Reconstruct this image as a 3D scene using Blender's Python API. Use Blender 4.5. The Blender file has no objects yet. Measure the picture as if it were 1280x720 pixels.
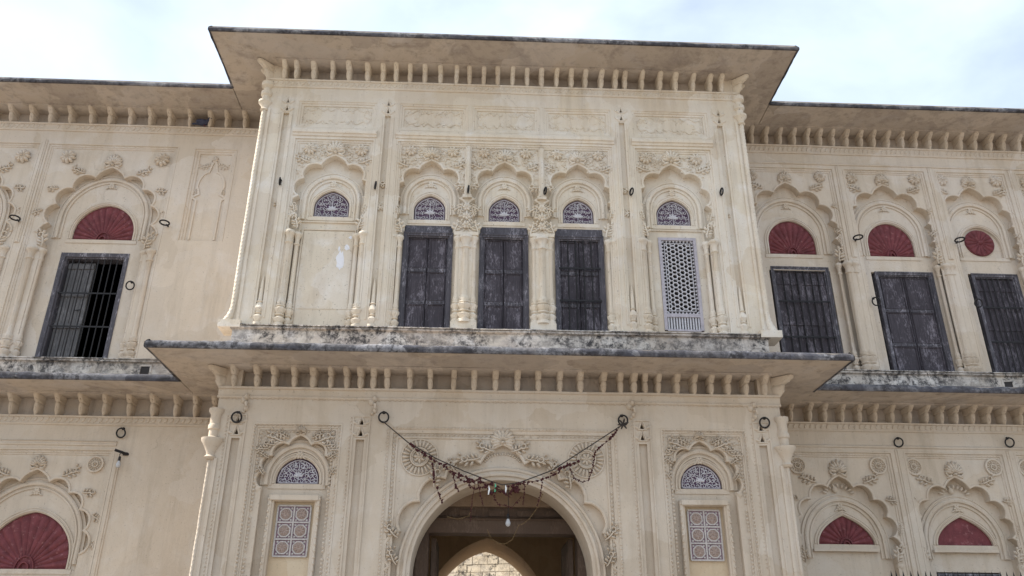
import bpy, bmesh, math, random
from mathutils import Vector, noise, Matrix
from mathutils.geometry import tessellate_polygon
random.seed(7)
R = math.radians
PI = math.pi
S = bpy.context.scene
COL = S.collection

# ------------------------------------------------------------------ camera
PITCH, YAW, ROLL, FPX = 0.4293, 0.0425, 0.0042, 1030.3
cp, sp = math.cos(PITCH), math.sin(PITCH)
FW = Vector((math.sin(YAW)*cp, math.cos(YAW)*cp, sp))
RT = Vector((math.cos(YAW), -math.sin(YAW), 0)); UP = RT.cross(FW)
RT, UP = RT*math.cos(ROLL)+UP*math.sin(ROLL), -RT*math.sin(ROLL)+UP*math.cos(ROLL)
CAM = Vector((0, -12, 1.6))
cd = bpy.data.cameras.new('camera'); cam = bpy.data.objects.new('camera', cd); COL.objects.link(cam)
M = Matrix((RT, UP, -FW)).transposed().to_4x4(); M.translation = CAM; cam.matrix_world = M
cd.sensor_width = 36; cd.lens = FPX/1280*36; cd.clip_end = 3000; cd.clip_start = 0.05
S.camera = cam
def at(x, y, Y):
    """point of the plane at depth Y that photograph pixel (x, y) looks at"""
    d = FW + RT*((x-640)/FPX) - UP*((y-360)/FPX)
    return CAM + d*((Y-CAM.y)/d.y)

# ------------------------------------------------------------------ light
SUN_EL, SUN_AZ = R(44), R(-90.5)          # azimuth from +Y towards +X: light comes from the far left
w = bpy.data.worlds.new('World'); S.world = w; w.use_nodes = True
nt = w.node_tree; N = nt.nodes; L = nt.links; N.clear()
out = N.new('ShaderNodeOutputWorld'); bg = N.new('ShaderNodeBackground'); bg.inputs[1].default_value = 0.1
sky = N.new('ShaderNodeTexSky'); sky.sky_type = 'NISHITA'; sky.sun_disc = False
sky.sun_elevation = SUN_EL; sky.sun_rotation = SUN_AZ; sky.air_density = 1.0; sky.dust_density = 2.2; sky.ozone_density = 1.0
tc = N.new('ShaderNodeTexCoord'); mp = N.new('ShaderNodeMapping'); mp.inputs['Scale'].default_value = (1, 1, 1.6); mp.inputs['Location'].default_value = (2.3, .4, 0)
n1 = N.new('ShaderNodeTexNoise'); n1.inputs['Scale'].default_value = 3.2; n1.inputs['Detail'].default_value = 6; n1.inputs['Roughness'].default_value = .5
n1.inputs['Distortion'].default_value = .3
rmp = N.new('ShaderNodeMapRange'); rmp.inputs[1].default_value = .30; rmp.inputs[2].default_value = .70
rmp.inputs[3].default_value = .20; rmp.inputs[4].default_value = .54
mx = N.new('ShaderNodeMix'); mx.data_type = 'RGBA'; mx.inputs['B'].default_value = (9.4, 10.5, 11.4, 1)
L.new(tc.outputs['Generated'], mp.inputs[0]); L.new(mp.outputs[0], n1.inputs['Vector']); L.new(n1.outputs['Fac'], rmp.inputs[0])
L.new(rmp.outputs[0], mx.inputs['Factor']); L.new(sky.outputs[0], mx.inputs['A']); L.new(mx.outputs['Result'], bg.inputs[0]); L.new(bg.outputs[0], out.inputs[0])
sl = bpy.data.lights.new('sun', 'SUN'); sl.energy = 4.5; sl.angle = R(.6); sl.color = (1, .95, .87)
sun = bpy.data.objects.new('sun', sl); COL.objects.link(sun)
sd = Vector((math.sin(SUN_AZ)*math.cos(SUN_EL), math.cos(SUN_AZ)*math.cos(SUN_EL), math.sin(SUN_EL)))
sun.rotation_euler = sd.to_track_quat('Z', 'Y').to_euler()
S.view_settings.view_transform = 'Standard'; S.view_settings.look = 'None'; S.view_settings.gamma = 1
S.view_settings.use_curve_mapping = False; S.view_settings.exposure = 1.0
S.render.engine = 'CYCLES'
S.cycles.max_bounces = 8; S.cycles.diffuse_bounces = 5

# ------------------------------------------------------------------ materials
def newmat(name, rough=.85):
    m = bpy.data.materials.new(name); m.use_nodes = True
    b = m.node_tree.nodes['Principled BSDF']; b.inputs['Roughness'].default_value = rough
    b.inputs['Specular IOR Level'].default_value = .25
    return m, m.node_tree, b
def nd(t, kind, **kw):
    n = t.nodes.new('ShaderNode'+kind)
    for k, v in kw.items(): n.inputs[k].default_value = v
    return n
def noise_n(t, vec, scale, detail=5, rough=.6, stretch=None, dist=0):
    if stretch:
        m = t.nodes.new('ShaderNodeMapping'); m.inputs['Scale'].default_value = stretch
        t.links.new(vec, m.inputs[0]); vec = m.outputs[0]
    n = nd(t, 'TexNoise', Scale=scale, Detail=detail, Roughness=rough, Distortion=dist)
    t.links.new(vec, n.inputs['Vector']); return n.outputs['Fac']
def ramp(t, f, a, b, lo=0, hi=1):
    n = t.nodes.new('ShaderNodeMapRange'); n.inputs[1].default_value = a; n.inputs[2].default_value = b
    n.inputs[3].default_value = lo; n.inputs[4].default_value = hi
    t.links.new(f, n.inputs[0]); return n.outputs[0]
def mixc(t, f, a, b):
    n = t.nodes.new('ShaderNodeMix'); n.data_type = 'RGBA'
    for s, v in (('Factor', f), ('A', a), ('B', b)):
        if hasattr(v, 'links'): t.links.new(v, n.inputs[s])
        elif s == 'Factor': n.inputs[s].default_value = v
        else: n.inputs[s].default_value = (*v, 1)
    return n.outputs['Result']
def bump(t, b, h, strength, dist, prev=None):
    n = nd(t, 'Bump', Strength=strength, Distance=dist); t.links.new(h, n.inputs['Height'])
    if prev: t.links.new(prev, n.inputs['Normal'])
    t.links.new(n.outputs[0], b.inputs['Normal']); return n.outputs[0]

def plaster(name, base, pale, stain, stain_amt=.5, pale_amt=.5, black=0.0, streak=.35, pit=.6, patch=1.0):
    m, t, b = newmat(name, .9)
    g = t.nodes.new('ShaderNodeNewGeometry'); P = g.outputs['Position']
    c = mixc(t, ramp(t, noise_n(t, P, .9, 6, .62), .35, .68, 0, 1), base, [x*.88 for x in base])
    c = mixc(t, ramp(t, noise_n(t, P, 2.3, 8, .68, dist=.4), .5, .72, 0, pale_amt), c, pale)
    c = mixc(t, ramp(t, noise_n(t, P, 1.4, 8, .7, (1, 1, .35), .6), .52, .76, 0, stain_amt), c, stain)
    c = mixc(t, ramp(t, noise_n(t, P, 5.5, 6, .7, (1, 1, .09)), .50, .74, 0, streak), c, [x*.62 for x in stain])
    wv = t.nodes.new('ShaderNodeTexNoise'); wv.inputs['Scale'].default_value = 2.5; wv.inputs['Detail'].default_value = 4; t.links.new(P, wv.inputs['Vector'])
    wm = t.nodes.new('ShaderNodeVectorMath'); wm.operation = 'MULTIPLY_ADD'; t.links.new(wv.outputs['Color'], wm.inputs[0]); wm.inputs[1].default_value = (.5, .5, .5); t.links.new(P, wm.inputs[2])
    vo = t.nodes.new('ShaderNodeTexVoronoi'); vo.inputs['Scale'].default_value = 1.15; t.links.new(wm.outputs[0], vo.inputs['Vector'])
    sx = t.nodes.new('ShaderNodeSeparateColor'); t.links.new(vo.outputs['Color'], sx.inputs[0])
    c = mixc(t, ramp(t, sx.outputs[0], .55, .75, 0, .30*patch), c, pale); c = mixc(t, ramp(t, sx.outputs[1], .68, .85, 0, .30*patch), c, stain)
    ve = t.nodes.new('ShaderNodeTexVoronoi'); ve.feature = 'DISTANCE_TO_EDGE'; ve.inputs['Scale'].default_value = .75; t.links.new(wm.outputs[0], ve.inputs['Vector'])
    ck = ramp(t, ve.outputs['Distance'], .001, .007, 1, 0); cmk = ramp(t, noise_n(t, P, .8, 3, .5), .57, .64, 0, .22*patch)
    mu = nd(t, 'Math'); mu.operation = 'MULTIPLY'; t.links.new(ck, mu.inputs[0]); t.links.new(cmk, mu.inputs[1])
    c = mixc(t, mu.outputs[0], c, (.16, .12, .09))
    spk = ramp(t, noise_n(t, P, 38, 3, .6), .64, .72, 0, pit)
    c = mixc(t, spk, c, (.12, .095, .075))
    fine = noise_n(t, P, 75, 4, .65)
    c = mixc(t, ramp(t, fine, .3, .8, 0, .3), c, [x*.75 for x in base])
    if black:
        k = ramp(t, noise_n(t, P, 3.2, 9, .74, dist=.6), .485-.12*black, .565-.12*black, 0, .95)
        k2 = ramp(t, noise_n(t, P, 15, 7, .75), .38, .56, 0, 1)
        mm = t.nodes.new('ShaderNodeMath'); mm.operation = 'MULTIPLY'; t.links.new(k, mm.inputs[0]); t.links.new(k2, mm.inputs[1])
        big = ramp(t, noise_n(t, P, 1.1, 5, .65), .36, .54, .3, 1)
        m3 = nd(t, 'Math'); m3.operation = 'MULTIPLY'; t.links.new(mm.outputs[0], m3.inputs[0]); t.links.new(big, m3.inputs[1])
        soot = ramp(t, noise_n(t, P, 2.1, 7, .7, (1, 1, 2.5)), .45, .72, 0, .55)
        c = mixc(t, soot, c, (.20, .18, .17))
        c = mixc(t, m3.outputs[0], c, (.035, .033, .036))
    t.links.new(c, b.inputs['Base Color'])
    h1 = nd(t, 'Math'); h1.operation = 'MULTIPLY_ADD'; t.links.new(noise_n(t, P, 6, 4, .6), h1.inputs[0]); h1.inputs[1].default_value = 2.6; t.links.new(fine, h1.inputs[2])
    h2 = nd(t, 'Math'); h2.operation = 'SUBTRACT'; t.links.new(h1.outputs[0], h2.inputs[0]); t.links.new(spk, h2.inputs[1])
    bump(t, b, h2.outputs[0], .55, .007)
    return m
MAT = {}
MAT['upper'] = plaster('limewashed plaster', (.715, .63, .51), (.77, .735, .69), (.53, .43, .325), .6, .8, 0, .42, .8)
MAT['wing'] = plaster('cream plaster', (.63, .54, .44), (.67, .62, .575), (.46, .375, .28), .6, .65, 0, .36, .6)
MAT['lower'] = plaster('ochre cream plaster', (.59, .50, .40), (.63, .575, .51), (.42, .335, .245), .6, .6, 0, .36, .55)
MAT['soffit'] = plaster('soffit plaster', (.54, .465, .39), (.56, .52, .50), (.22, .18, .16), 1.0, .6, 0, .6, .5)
MAT['ledge'] = plaster('lichen stained plaster', (.62, .56, .49), (.76, .74, .73), (.33, .25, .20), .7, 1.0, .5, .6)
MAT['rim'] = plaster('blackened drip edge', (.10, .10, .12), (.55, .54, .55), (.03, .03, .038), .9, .9, .75, .5)
MAT['sandpatch'] = plaster('bare plaster patch', (.62, .50, .35), (.65, .56, .44), (.50, .37, .24), .6, .3, 0, .2, .3)
MAT['chipped'] = plaster('fresh white chip', (.80, .80, .84), (.82, .82, .86), (.70, .68, .68), .2, .2, 0, .1, .1)
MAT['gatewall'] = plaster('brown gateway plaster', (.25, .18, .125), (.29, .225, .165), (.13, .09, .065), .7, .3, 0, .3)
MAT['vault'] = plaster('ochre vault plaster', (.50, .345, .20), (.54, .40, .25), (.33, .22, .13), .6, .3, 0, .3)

def wood(name, dark, worn, amt, rough=.75):
    m, t, b = newmat(name, rough)
    P = t.nodes.new('ShaderNodeNewGeometry').outputs['Position']
    grain = noise_n(t, P, 16, 6, .7, (3.5, 3.5, .16), .3)
    c = mixc(t, ramp(t, grain, .4, .72, 0, .55*amt), dark, [a*.5+q*.5 for a, q in zip(dark, worn)])
    big = noise_n(t, P, 3.2, 5, .6, (1.3, 1.3, .6)); chip = noise_n(t, P, 21, 8, .78, (1.7, 1.7, .55), .5)
    mm = t.nodes.new('ShaderNodeMath'); mm.operation = 'MULTIPLY_ADD'; t.links.new(big, mm.inputs[0]); mm.inputs[1].default_value = .55; t.links.new(chip, mm.inputs[2])
    c = mixc(t, ramp(t, mm.outputs[0], .80, .93, 0, amt), c, [min(1, x*1.25) for x in worn])
    c = mixc(t, ramp(t, noise_n(t, P, 1.7, 5, .6), .4, .7, 0, .5), c, [x*.55 for x in dark])
    t.links.new(c, b.inputs['Base Color'])
    bump(t, b, grain, .6, .01)
    return m
MAT['door'] = wood('weathered dark timber', (.050, .043, .052), (.25, .23, .265), .7)
MAT['frame'] = wood('weathered grey frame', (.070, .066, .078), (.33, .315, .355), .75)
MAT['shutter'] = wood('pale grey boards', (.14, .136, .14), (.33, .32, .33), .5)
MAT['beam'] = wood('brown gate timber', (.10, .068, .05), (.17, .125, .095), .5)
def flat(name, col, rough=.7, var=.3, scale=12, metal=0, worn=None, wamt=.5):
    m, t, b = newmat(name, rough); b.inputs['Metallic'].default_value = metal
    P = t.nodes.new('ShaderNodeNewGeometry').outputs['Position']
    c = mixc(t, ramp(t, noise_n(t, P, scale, 6, .65), .35, .7), col, [x*(1-var) for x in col])
    if worn: c = mixc(t, ramp(t, noise_n(t, P, scale*2.2, 7, .7), .56, .68, 0, wamt), c, worn)
    t.links.new(c, b.inputs['Base Color']); bump(t, b, noise_n(t, P, scale*4, 4), .3, .004)
    return m
MAT['red'] = flat('maroon painted stucco', (.185, .048, .055), .65, .45, 7, worn=(.40, .20, .20), wamt=.5)
MAT['purple'] = flat('purple ground', (.095, .055, .095), .6, .4, 14, worn=(.2, .15, .2))
MAT['white'] = flat('white tracery', (.58, .57, .60), .7, .2, 20, worn=(.4, .37, .4))
MAT['lav'] = flat('lavender grey stone', (.47, .44, .48), .7, .25, 20, worn=(.2, .17, .22))
MAT['fadedwhite'] = flat('faded white relief', (.52, .48, .455), .8, .3, 25, worn=(.30, .24, .26))
MAT['fadedpurple'] = flat('faded purple ground', (.27, .175, .215), .8, .4, 25, worn=(.46, .42, .42))
MAT['brownmed'] = flat('brown medallion', (.36, .275, .235), .8, .35, 30, worn=(.5, .42, .38))
MAT['iron'] = flat('black iron', (.022, .021, .023), .55, .4, 30, worn=(.07, .05, .045))
MAT['void'] = flat('dark void tone', (.05, .045, .045), .9, .3, 3)  # near-black colour stands in for the shade in openings and closed rooms
MAT['flower'] = flat('dried maroon flowers', (.07, .018, .02), .8, .5, 60)
MAT['gold'] = flat('tarnished gold beads', (.20, .13, .06), .5, .4, 60)
MAT['rope'] = flat('dark cord', (.06, .05, .045), .9, .3, 60)
MAT['tins_white'] = flat('white tinsel', (.85, .85, .85), .3, .1, 60)
MAT['tins_green'] = flat('green tinsel', (.12, .5, .3), .3, .2, 60)
MAT['bulb'] = flat('frosted bulb glass', (.48, .49, .51), .15, .05, 20)
MAT['pigeon'] = flat('slate blue feathers', (.055, .06, .10), .7, .5, 40)
MAT['ground'] = plaster('dusty ground', (.25, .215, .18), (.29, .26, .225), (.18, .155, .125), .6, .4, 0, .1)
MAT['block'] = plaster('yellow stone block', (.72, .62, .47), (.78, .71, .6), (.36, .28, .2), .6, .6, .25, .3)
MAT['mortar'] = plaster('mortar', (.74, .68, .58), (.7, .65, .57), (.4, .33, .26), .6, .5, .2, .3)

# ------------------------------------------------------------------ mesh tools (x = along wall, z = up, d = out of the wall)
def wob(x, y, z):
    v = Vector((x, y*1.3, z))
    n_ = noise.noise_vector(v*1.1)*.006 + noise.noise_vector(v*5.0+Vector((7, 3, 1)))*.0032
    return (x+n_.x, y+n_.y*.6, z+n_.z)
def dens(poly, step=.28, closed=True):
    o = []; n = len(poly)
    for i in range(n if closed else n-1):
        a, b = poly[i], poly[(i+1) % n]; k = max(1, int(math.hypot(b[0]-a[0], b[1]-a[1])/step))
        for j in range(k): o.append((a[0]+(b[0]-a[0])*j/k, a[1]+(b[1]-a[1])*j/k))
    if not closed: o.append(poly[-1])
    return o
def rect(x0, x1, z0, z1): return [(x0, z0), (x0, z1), (x1, z1), (x1, z0)]
class MB:
    def __init__(s): s.v = []; s.f = []
    def p(s, x, z, d): s.v.append((x, -d, z)); return len(s.v)-1
    def box(s, x0, x1, z0, z1, d0, d1, seg=0):
        nx = max(1, int((x1-x0)/seg)) if seg else 1
        nz = max(1, int((z1-z0)/seg)) if seg else 1
        ring = [(x0+(x1-x0)*i/nx, z0) for i in range(nx)]+[(x1, z0+(z1-z0)*i/nz) for i in range(nz)]
        ring += [(x1-(x1-x0)*i/nx, z1) for i in range(nx)]+[(x0, z1-(z1-z0)*i/nz) for i in range(nz)]
        a = [s.p(x, z, d1) for x, z in ring]; b = [s.p(x, z, d0) for x, z in ring]; n = len(ring)
        s.f.append(a); s.f.append(b[::-1])
        for i in range(n): s.f.append([a[i], b[i], b[(i+1) % n], a[(i+1) % n]])
        return s
    def plate(s, outer, holes=(), d0=-.1, d1=0, step=.28, back=False):
        loops = [dens(l, step) if step else list(l) for l in [outer]+list(holes)]
        tri = tessellate_polygon([[Vector((x, z, 0)) for x, z in l] for l in loops])
        pts = [q for l in loops for q in l]
        a = [s.p(x, z, d1) for x, z in pts]
        for t in tri:
            (x1, z1), (x2, z2), (x3, z3) = [pts[i] for i in t]
            ar = (x2-x1)*(z3-z1)-(x3-x1)*(z2-z1)
            if abs(ar) < 1e-9: continue
            s.f.append([a[i] for i in (t if ar > 0 else t[::-1])])
        b = [s.p(x, z, d0) for x, z in pts]
        if back:
            for t in tri: s.f.append([b[i] for i in t])
        k = 0
        for l in loops:
            n = len(l)
            for i in range(n): s.f.append([a[k+i], a[k+(i+1) % n], b[k+(i+1) % n], b[k+i]])
            k += n
        return s
    def sweep(s, cur, prof, closed=False, step=None):
        if step: cur = dens(cur, step, closed)
        n = len(cur); rows = []
        for i in range(n):
            a = cur[(i-1) % n] if closed or i > 0 else None; c = cur[(i+1) % n] if closed or i < n-1 else None; b = cur[i]
            ds = []
            if a: v = Vector((b[0]-a[0], b[1]-a[1])); ds.append(v.normalized() if v.length > 1e-9 else None)
            if c: v = Vector((c[0]-b[0], c[1]-b[1])); ds.append(v.normalized() if v.length > 1e-9 else None)
            ds = [q for q in ds if q]
            t = sum(ds, Vector((0, 0))); t = t.normalized() if t.length > 1e-6 else ds[0]
            k = 1/max(.55, t.dot(ds[0])); nx, nz = -t.y*k, t.x*k
            rows.append([s.p(b[0]+nx*o, b[1]+nz*o, d) for o, d in prof])
        m = len(prof)
        for i in range(n if closed else n-1):
            A, B = rows[i], rows[(i+1) % n]
            for j in range(m-1): s.f.append([A[j], B[j], B[j+1], A[j+1]])
        if not closed: s.f.append(rows[0]); s.f.append(rows[-1][::-1])
        return s
    def lathe(s, cx, z0, d, prof, n=14, flute=0, a0=0, a1=2*PI):
        full = abs(a1-a0-2*PI) < 1e-6; k = n if full else n+1; rows = []
        for r, z, *fl in prof:
            f_ = fl[0] if fl else 0
            rows.append([s.p(cx+math.cos(a0+(a1-a0)*i/n)*r*(1-f_*(i % 2)), z0+z, d+math.sin(a0+(a1-a0)*i/n)*r*(1-f_*(i % 2))) for i in range(k)])
        for A, B in zip(rows, rows[1:]):
            for i in range(n if full else n): s.f.append([A[i], A[(i+1) % k], B[(i+1) % k], B[i]])
        s.f.append(rows[0]); s.f.append(rows[-1])
        return s
    def tube(s, pts, r, seg=6, cap=True):
        """pts: (x, z, d); r: number or list"""
        P = [Vector((x, -d, z)) for x, z, d in pts]; n = len(P); rows = []; ref = Vector((0, -1, 0))
        for i in range(n):
            t = (P[min(i+1, n-1)]-P[max(i-1, 0)]).normalized()
            u = t.cross(ref)
            if u.length < 1e-3: u = t.cross(Vector((1, 0, 0)))
            u.normalize(); v = u.cross(t); ri = r[i] if isinstance(r, (list, tuple)) else r; row = []
            for j in range(seg):
                q = P[i]+u*(ri*math.cos(2*PI*j/seg))+v*(ri*math.sin(2*PI*j/seg)); s.v.append(tuple(q)); row.append(len(s.v)-1)
            rows.append(row)
        for A, B in zip(rows, rows[1:]):
            for j in range(seg): s.f.append([A[j], A[(j+1) % seg], B[(j+1) % seg], B[j]])
        if cap: s.f.append(rows[0]); s.f.append(rows[-1])
        return s
    def petal(s, x, z, ang, ln, wd, h, d=0, n=8, m=3, lift=0):
        """half ellipsoid petal starting at (x,z) going along ang"""
        ca, sa = math.cos(ang), math.sin(ang); rows = []
        for i in range(m+1):
            q = i/m; rr = math.cos(q*PI/2)
            if i == m: rows.append([s.p(x+ca*ln*.5, z+sa*ln*.5, d+h+lift*.5)]); break
            row = []
            for j in range(n):
                a = 2*PI*j/n; lx = ln*.5+ln*.5*rr*math.cos(a); lz = wd*.5*rr*math.sin(a)
                row.append(s.p(x+ca*lx-sa*lz, z+sa*lx+ca*lz, d+h*math.sin(q*PI/2)+lift*lx/ln))
            rows.append(row)
        for A, B in zip(rows, rows[1:]):
            for j in range(n):
                if len(B) == 1: s.f.append([A[j], A[(j+1) % n], B[0]])
                else: s.f.append([A[j], A[(j+1) % n], B[(j+1) % n], B[j]])
        return s
    def extrude_x(s, prof, x0, x1, taper=1.0, z0=0):
        """profile of (d, z) points extruded along x; taper narrows the low end"""
        zs = [z for _, z in prof]; lo, hi = min(zs), max(zs); c = (x0+x1)/2; A = []; B = []
        for d, z in prof:
            k = taper+(1-taper)*(z-lo)/(hi-lo); A.append(s.p(c+(x0-c)*k, z0+z, d)); B.append(s.p(c+(x1-c)*k, z0+z, d))
        n = len(prof); s.f.append(A); s.f.append(B[::-1])
        for i in range(n): s.f.append([A[i], B[i], B[(i+1) % n], A[(i+1) % n]])
        return s
    def bead_line(s, a, b, sp, r, d, h=None, slant=0):
        ln = math.hypot(b[0]-a[0], b[1]-a[1]); n = max(1, int(ln/sp)); ux, uz = (b[0]-a[0])/ln, (b[1]-a[1])/ln; h = h or r
        for i in range(n):
            t = (i+.5)/n*ln; r_ = r*random.uniform(.8, 1.1)
            if random.random() < .05: continue
            cx, cz = a[0]+ux*t, a[1]+uz*t
            q = [s.p(cx-ux*sp*.42-uz*r_*slant, cz-uz*sp*.42+ux*r_*slant*-1, d), s.p(cx-uz*r_+ux*r_*slant, cz+ux*r_+uz*r_*slant, d),
                 s.p(cx+ux*sp*.42+uz*r_*slant, cz+uz*sp*.42+ux*r_*slant, d), s.p(cx+uz*r_-ux*r_*slant, cz-ux*r_-uz*r_*slant, d)]
            t_ = s.p(cx, cz, d+h)
            for j in range(4): s.f.append([q[j], q[(j+1) % 4], t_])
        return s
    def mesh(s, name, mat, wobble=False, Y0=0, angle=38):
        me = bpy.data.meshes.new(name)
        v = s.v
        if wobble: v = [tuple(Vector(wob(x, y+Y0, z))-Vector((0, Y0, 0))) for x, y, z in v]
        me.from_pydata(v, [], s.f); me.validate()
        bm = bmesh.new(); bm.from_mesh(me); bmesh.ops.recalc_face_normals(bm, faces=bm.faces); bm.to_mesh(me); bm.free()
        me.shade_smooth(); me.set_sharp_from_angle(angle=R(angle))
        me.materials.append(MAT[mat]); return me
    def build(s, name, mat, parent=None, Y0=0, wobble=True, loc=None, stuff=False, label=None, angle=38):
        """parts sit in the frame of the wall at depth Y0; children of such a part share its frame"""
        me = s.mesh(name, mat, wobble, Y0, angle)
        o = link(name, me, parent, loc if loc is not None else (0, 0 if (parent and parent.parent) else Y0, 0))
        if stuff: o['kind'] = 'stuff'
        if label: o['label'] = label
        return o
def link(name, data, parent=None, loc=(0, 0, 0), rot=None, scale=None):
    o = bpy.data.objects.new(name, data); COL.objects.link(o); o.parent = parent; o.location = loc
    if rot: o.rotation_euler = rot
    if scale: o.scale = scale
    return o
def thing(name, label, cat, loc=(0, 0, 0), group=None):
    o = link(name, None, None, loc); o['label'] = label; o['category'] = cat; o.empty_display_size = .2
    if group: o['group'] = group
    return o
CACHE = {}
def shared(key, fn):
    if key not in CACHE: CACHE[key] = fn()
    return CACHE[key]

# ------------------------------------------------------------------ curves
def round_arch(cx, zs, hw, za, n=28, pt=.0, foot=None):
    """left foot, over the crown, to right foot; pt adds a point at the crown"""
    o = []; h = za-zs
    for i in range(n+1):
        a = PI*i/n; u = max(0, 1-abs(a-PI/2)/(PI/2))
        o.append((cx-hw*math.cos(a), zs+h*((1-pt)*math.sin(a)+pt*u**2.2)))
    if foot is not None: o = [(cx-hw, foot)]+o+[(cx+hw, foot)]
    return o
def stilt(cx, zb, hw, za, n=28, pt=.0):
    """round or slightly pointed arch on straight feet"""
    if za-zb > 1.12*hw: return round_arch(cx, za-1.06*hw, hw, za, n, pt, zb)
    return round_arch(cx, zb, hw, za, n, pt)
def cusp_arch(cx, zs, hw, za, n=9, foot=None, seg=8, bulge=.36):
    """multifoil arch: foils widen towards the crown, the crown foil has a small point"""
    wts = [1.35 if i == n//2 else (1.12 if abs(i-n//2) == 1 else 1.0) for i in range(n)]; tot = sum(wts); r_ = hw*.93; top = (za-zs)*.9
    for _ in range(4):
        C_ = round_arch(cx, zs+max(0, top-r_*1.04), r_, zs+top, 60, .04, zs if top > r_*1.04 else None)
        ln = [0]
        for a, b in zip(C_, C_[1:]): ln.append(ln[-1]+math.hypot(b[0]-a[0], b[1]-a[1]))
        P = []; acc = 0
        for q in [0]+wts:
            acc += q; t = acc/tot*ln[-1]; k = 0
            while k < len(ln)-2 and ln[k+1] < t: k += 1
            f = (t-ln[k])/max(1e-9, ln[k+1]-ln[k]); P.append((C_[k][0]+(C_[k+1][0]-C_[k][0])*f, C_[k][1]+(C_[k+1][1]-C_[k][1])*f))
        a, b = P[n//2], P[n//2+1]; top += za-(a[1]+(b[0]-a[0])*.44)
    o = []
    for i in range(n):
        a, b = P[i], P[i+1]; ch = Vector((b[0]-a[0], b[1]-a[1])); ln = ch.length; nrm = Vector((-ch.y, ch.x))/ln; mid = (i == n//2)
        for j in range(seg):
            t = j/seg; f = max(0, math.sin(PI*t))**.62*bulge
            if mid: f = .35*max(0, math.sin(PI*t))**.6+.09*(1-abs(2*t-1))**2.2
            o.append((a[0]+ch.x*t+nrm.x*ln*f, a[1]+ch.y*t+nrm.y*ln*f))
    o.append(P[-1])
    if foot is not None: o = [(cx-hw*.93, foot)]+o+[(cx+hw*.93, foot)]
    return o

# ------------------------------------------------------------------ ornament meshes (shared)
def rosette_mesh(r, np_, mat):
    def f():
        m = MB()
        for i in range(np_): m.petal(0, 0, 2*PI*i/np_+.1, r, r*4.6/np_, r*.3, 0, lift=r*.12)
        for i in range(np_): m.petal(0, 0, 2*PI*(i+.5)/np_+.1, r*.62, r*2.7/np_, r*.42, 0)
        m.lathe(0, 0, 0, [(.001, 0)], 3) if False else None
        m.petal(-r*.2, 0, 0, r*.4, r*.4, r*.5, 0)
        return m.mesh('rosette', mat)
    return shared(('ros', r, np_, mat), f)
def disc_mesh(r, mat):
    def f():
        m = MB(); c = [(r*math.cos(-a), r*math.sin(-a)) for a in [2*PI*i/32 for i in range(32)]]
        m.sweep(c, [(.0, 0), (-.005, .028), (-.03, .03), (-.045, .012), (-r*.62, .012)], True)
        for i in range(14): m.petal(math.cos(i*2*PI/14)*r*.42, math.sin(i*2*PI/14)*r*.42, i*2*PI/14, r*.36, r*.17, .022, .008)
        c2 = [(r*.4*math.cos(-a), r*.4*math.sin(-a)) for a in [2*PI*i/20 for i in range(20)]]
        m.sweep(c2, [(0, .0), (-.006, .032), (-.022, .03), (-.03, .012), (-r*.35, .016)], True)
        m.petal(-r*.16, 0, .5, r*.32, r*.26, .04, .01)
        for i in range(5): m.petal(0, 0, i*2*PI/5, r*.3, r*.15, .034, .008)
        return m.mesh('medallion', mat)
    return shared(('disc', r, mat), f)
def lotus_mesh(r, mat):
    def f():
        m = MB(); n = 24
        for i in range(n):
            a = 2*PI*i/n; m.petal(math.cos(a)*r*.5, math.sin(a)*r*.5, a, r*.5, r*.155, .045, 0, n=8, lift=.0)
        for q, h in ((1.0, .02), (.5, .045), (.42, .03)):
            c = [(r*q*math.cos(-a), r*q*math.sin(-a)) for a in [2*PI*i/40 for i in range(40)]]
            m.sweep(c, [(.008, 0), (.004, h), (-.012, h), (-.02, 0)], True)
        for i in range(7): a = 2*PI*i/7; m.petal(0, 0, a+.3, r*.36, r*.16, .04, .0, lift=.01)
        m.petal(-r*.09, 0, 0, r*.18, r*.18, .06, 0)
        return m.mesh('lotus_medallion', mat)
    return shared(('lotus', r, mat), f)
def scroll_mesh(mat, kind=0):
    """curling acanthus leaf about 0.3 m long growing to +x, +z"""
    def f():
        m = MB(); pts = []; rad = []
        for i in range(26):
            t = i/25
            if t < .5: q = t/.5; pts.append((.17*q, .10*q**1.6, .012)); rad.append(.011+.009*q)
            else:
                q = (t-.5)/.5; a = -.9+q*5.4; rr = .062*(1-.72*q); pts.append((.165-.03+rr*math.sin(a)*1.0+.05, .155-rr*math.cos(a)-.005, .014)); rad.append(.019*(1-.55*q))
        m.tube(pts, rad, 6)
        lob = [(.03, .015, 1.9, .085, .04), (.075, .035, 1.75, .11, .048), (.125, .07, 1.7, .10, .046), (.10, .03, -.35, .10, .045), (.16, .07, -.2, .105, .048), (.215, .12, .3, .085, .045), (.225, .175, .9, .085, .042), (.19, .215, 1.5, .07, .038)]
        if kind: lob = lob[:5]
        for x, z, a, l, wd in lob: m.petal(x, z, a, l, wd, .026, 0, lift=.008)
        return m.mesh('scroll_leaf', mat)
    return shared(('scroll', mat, kind), f)
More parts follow.
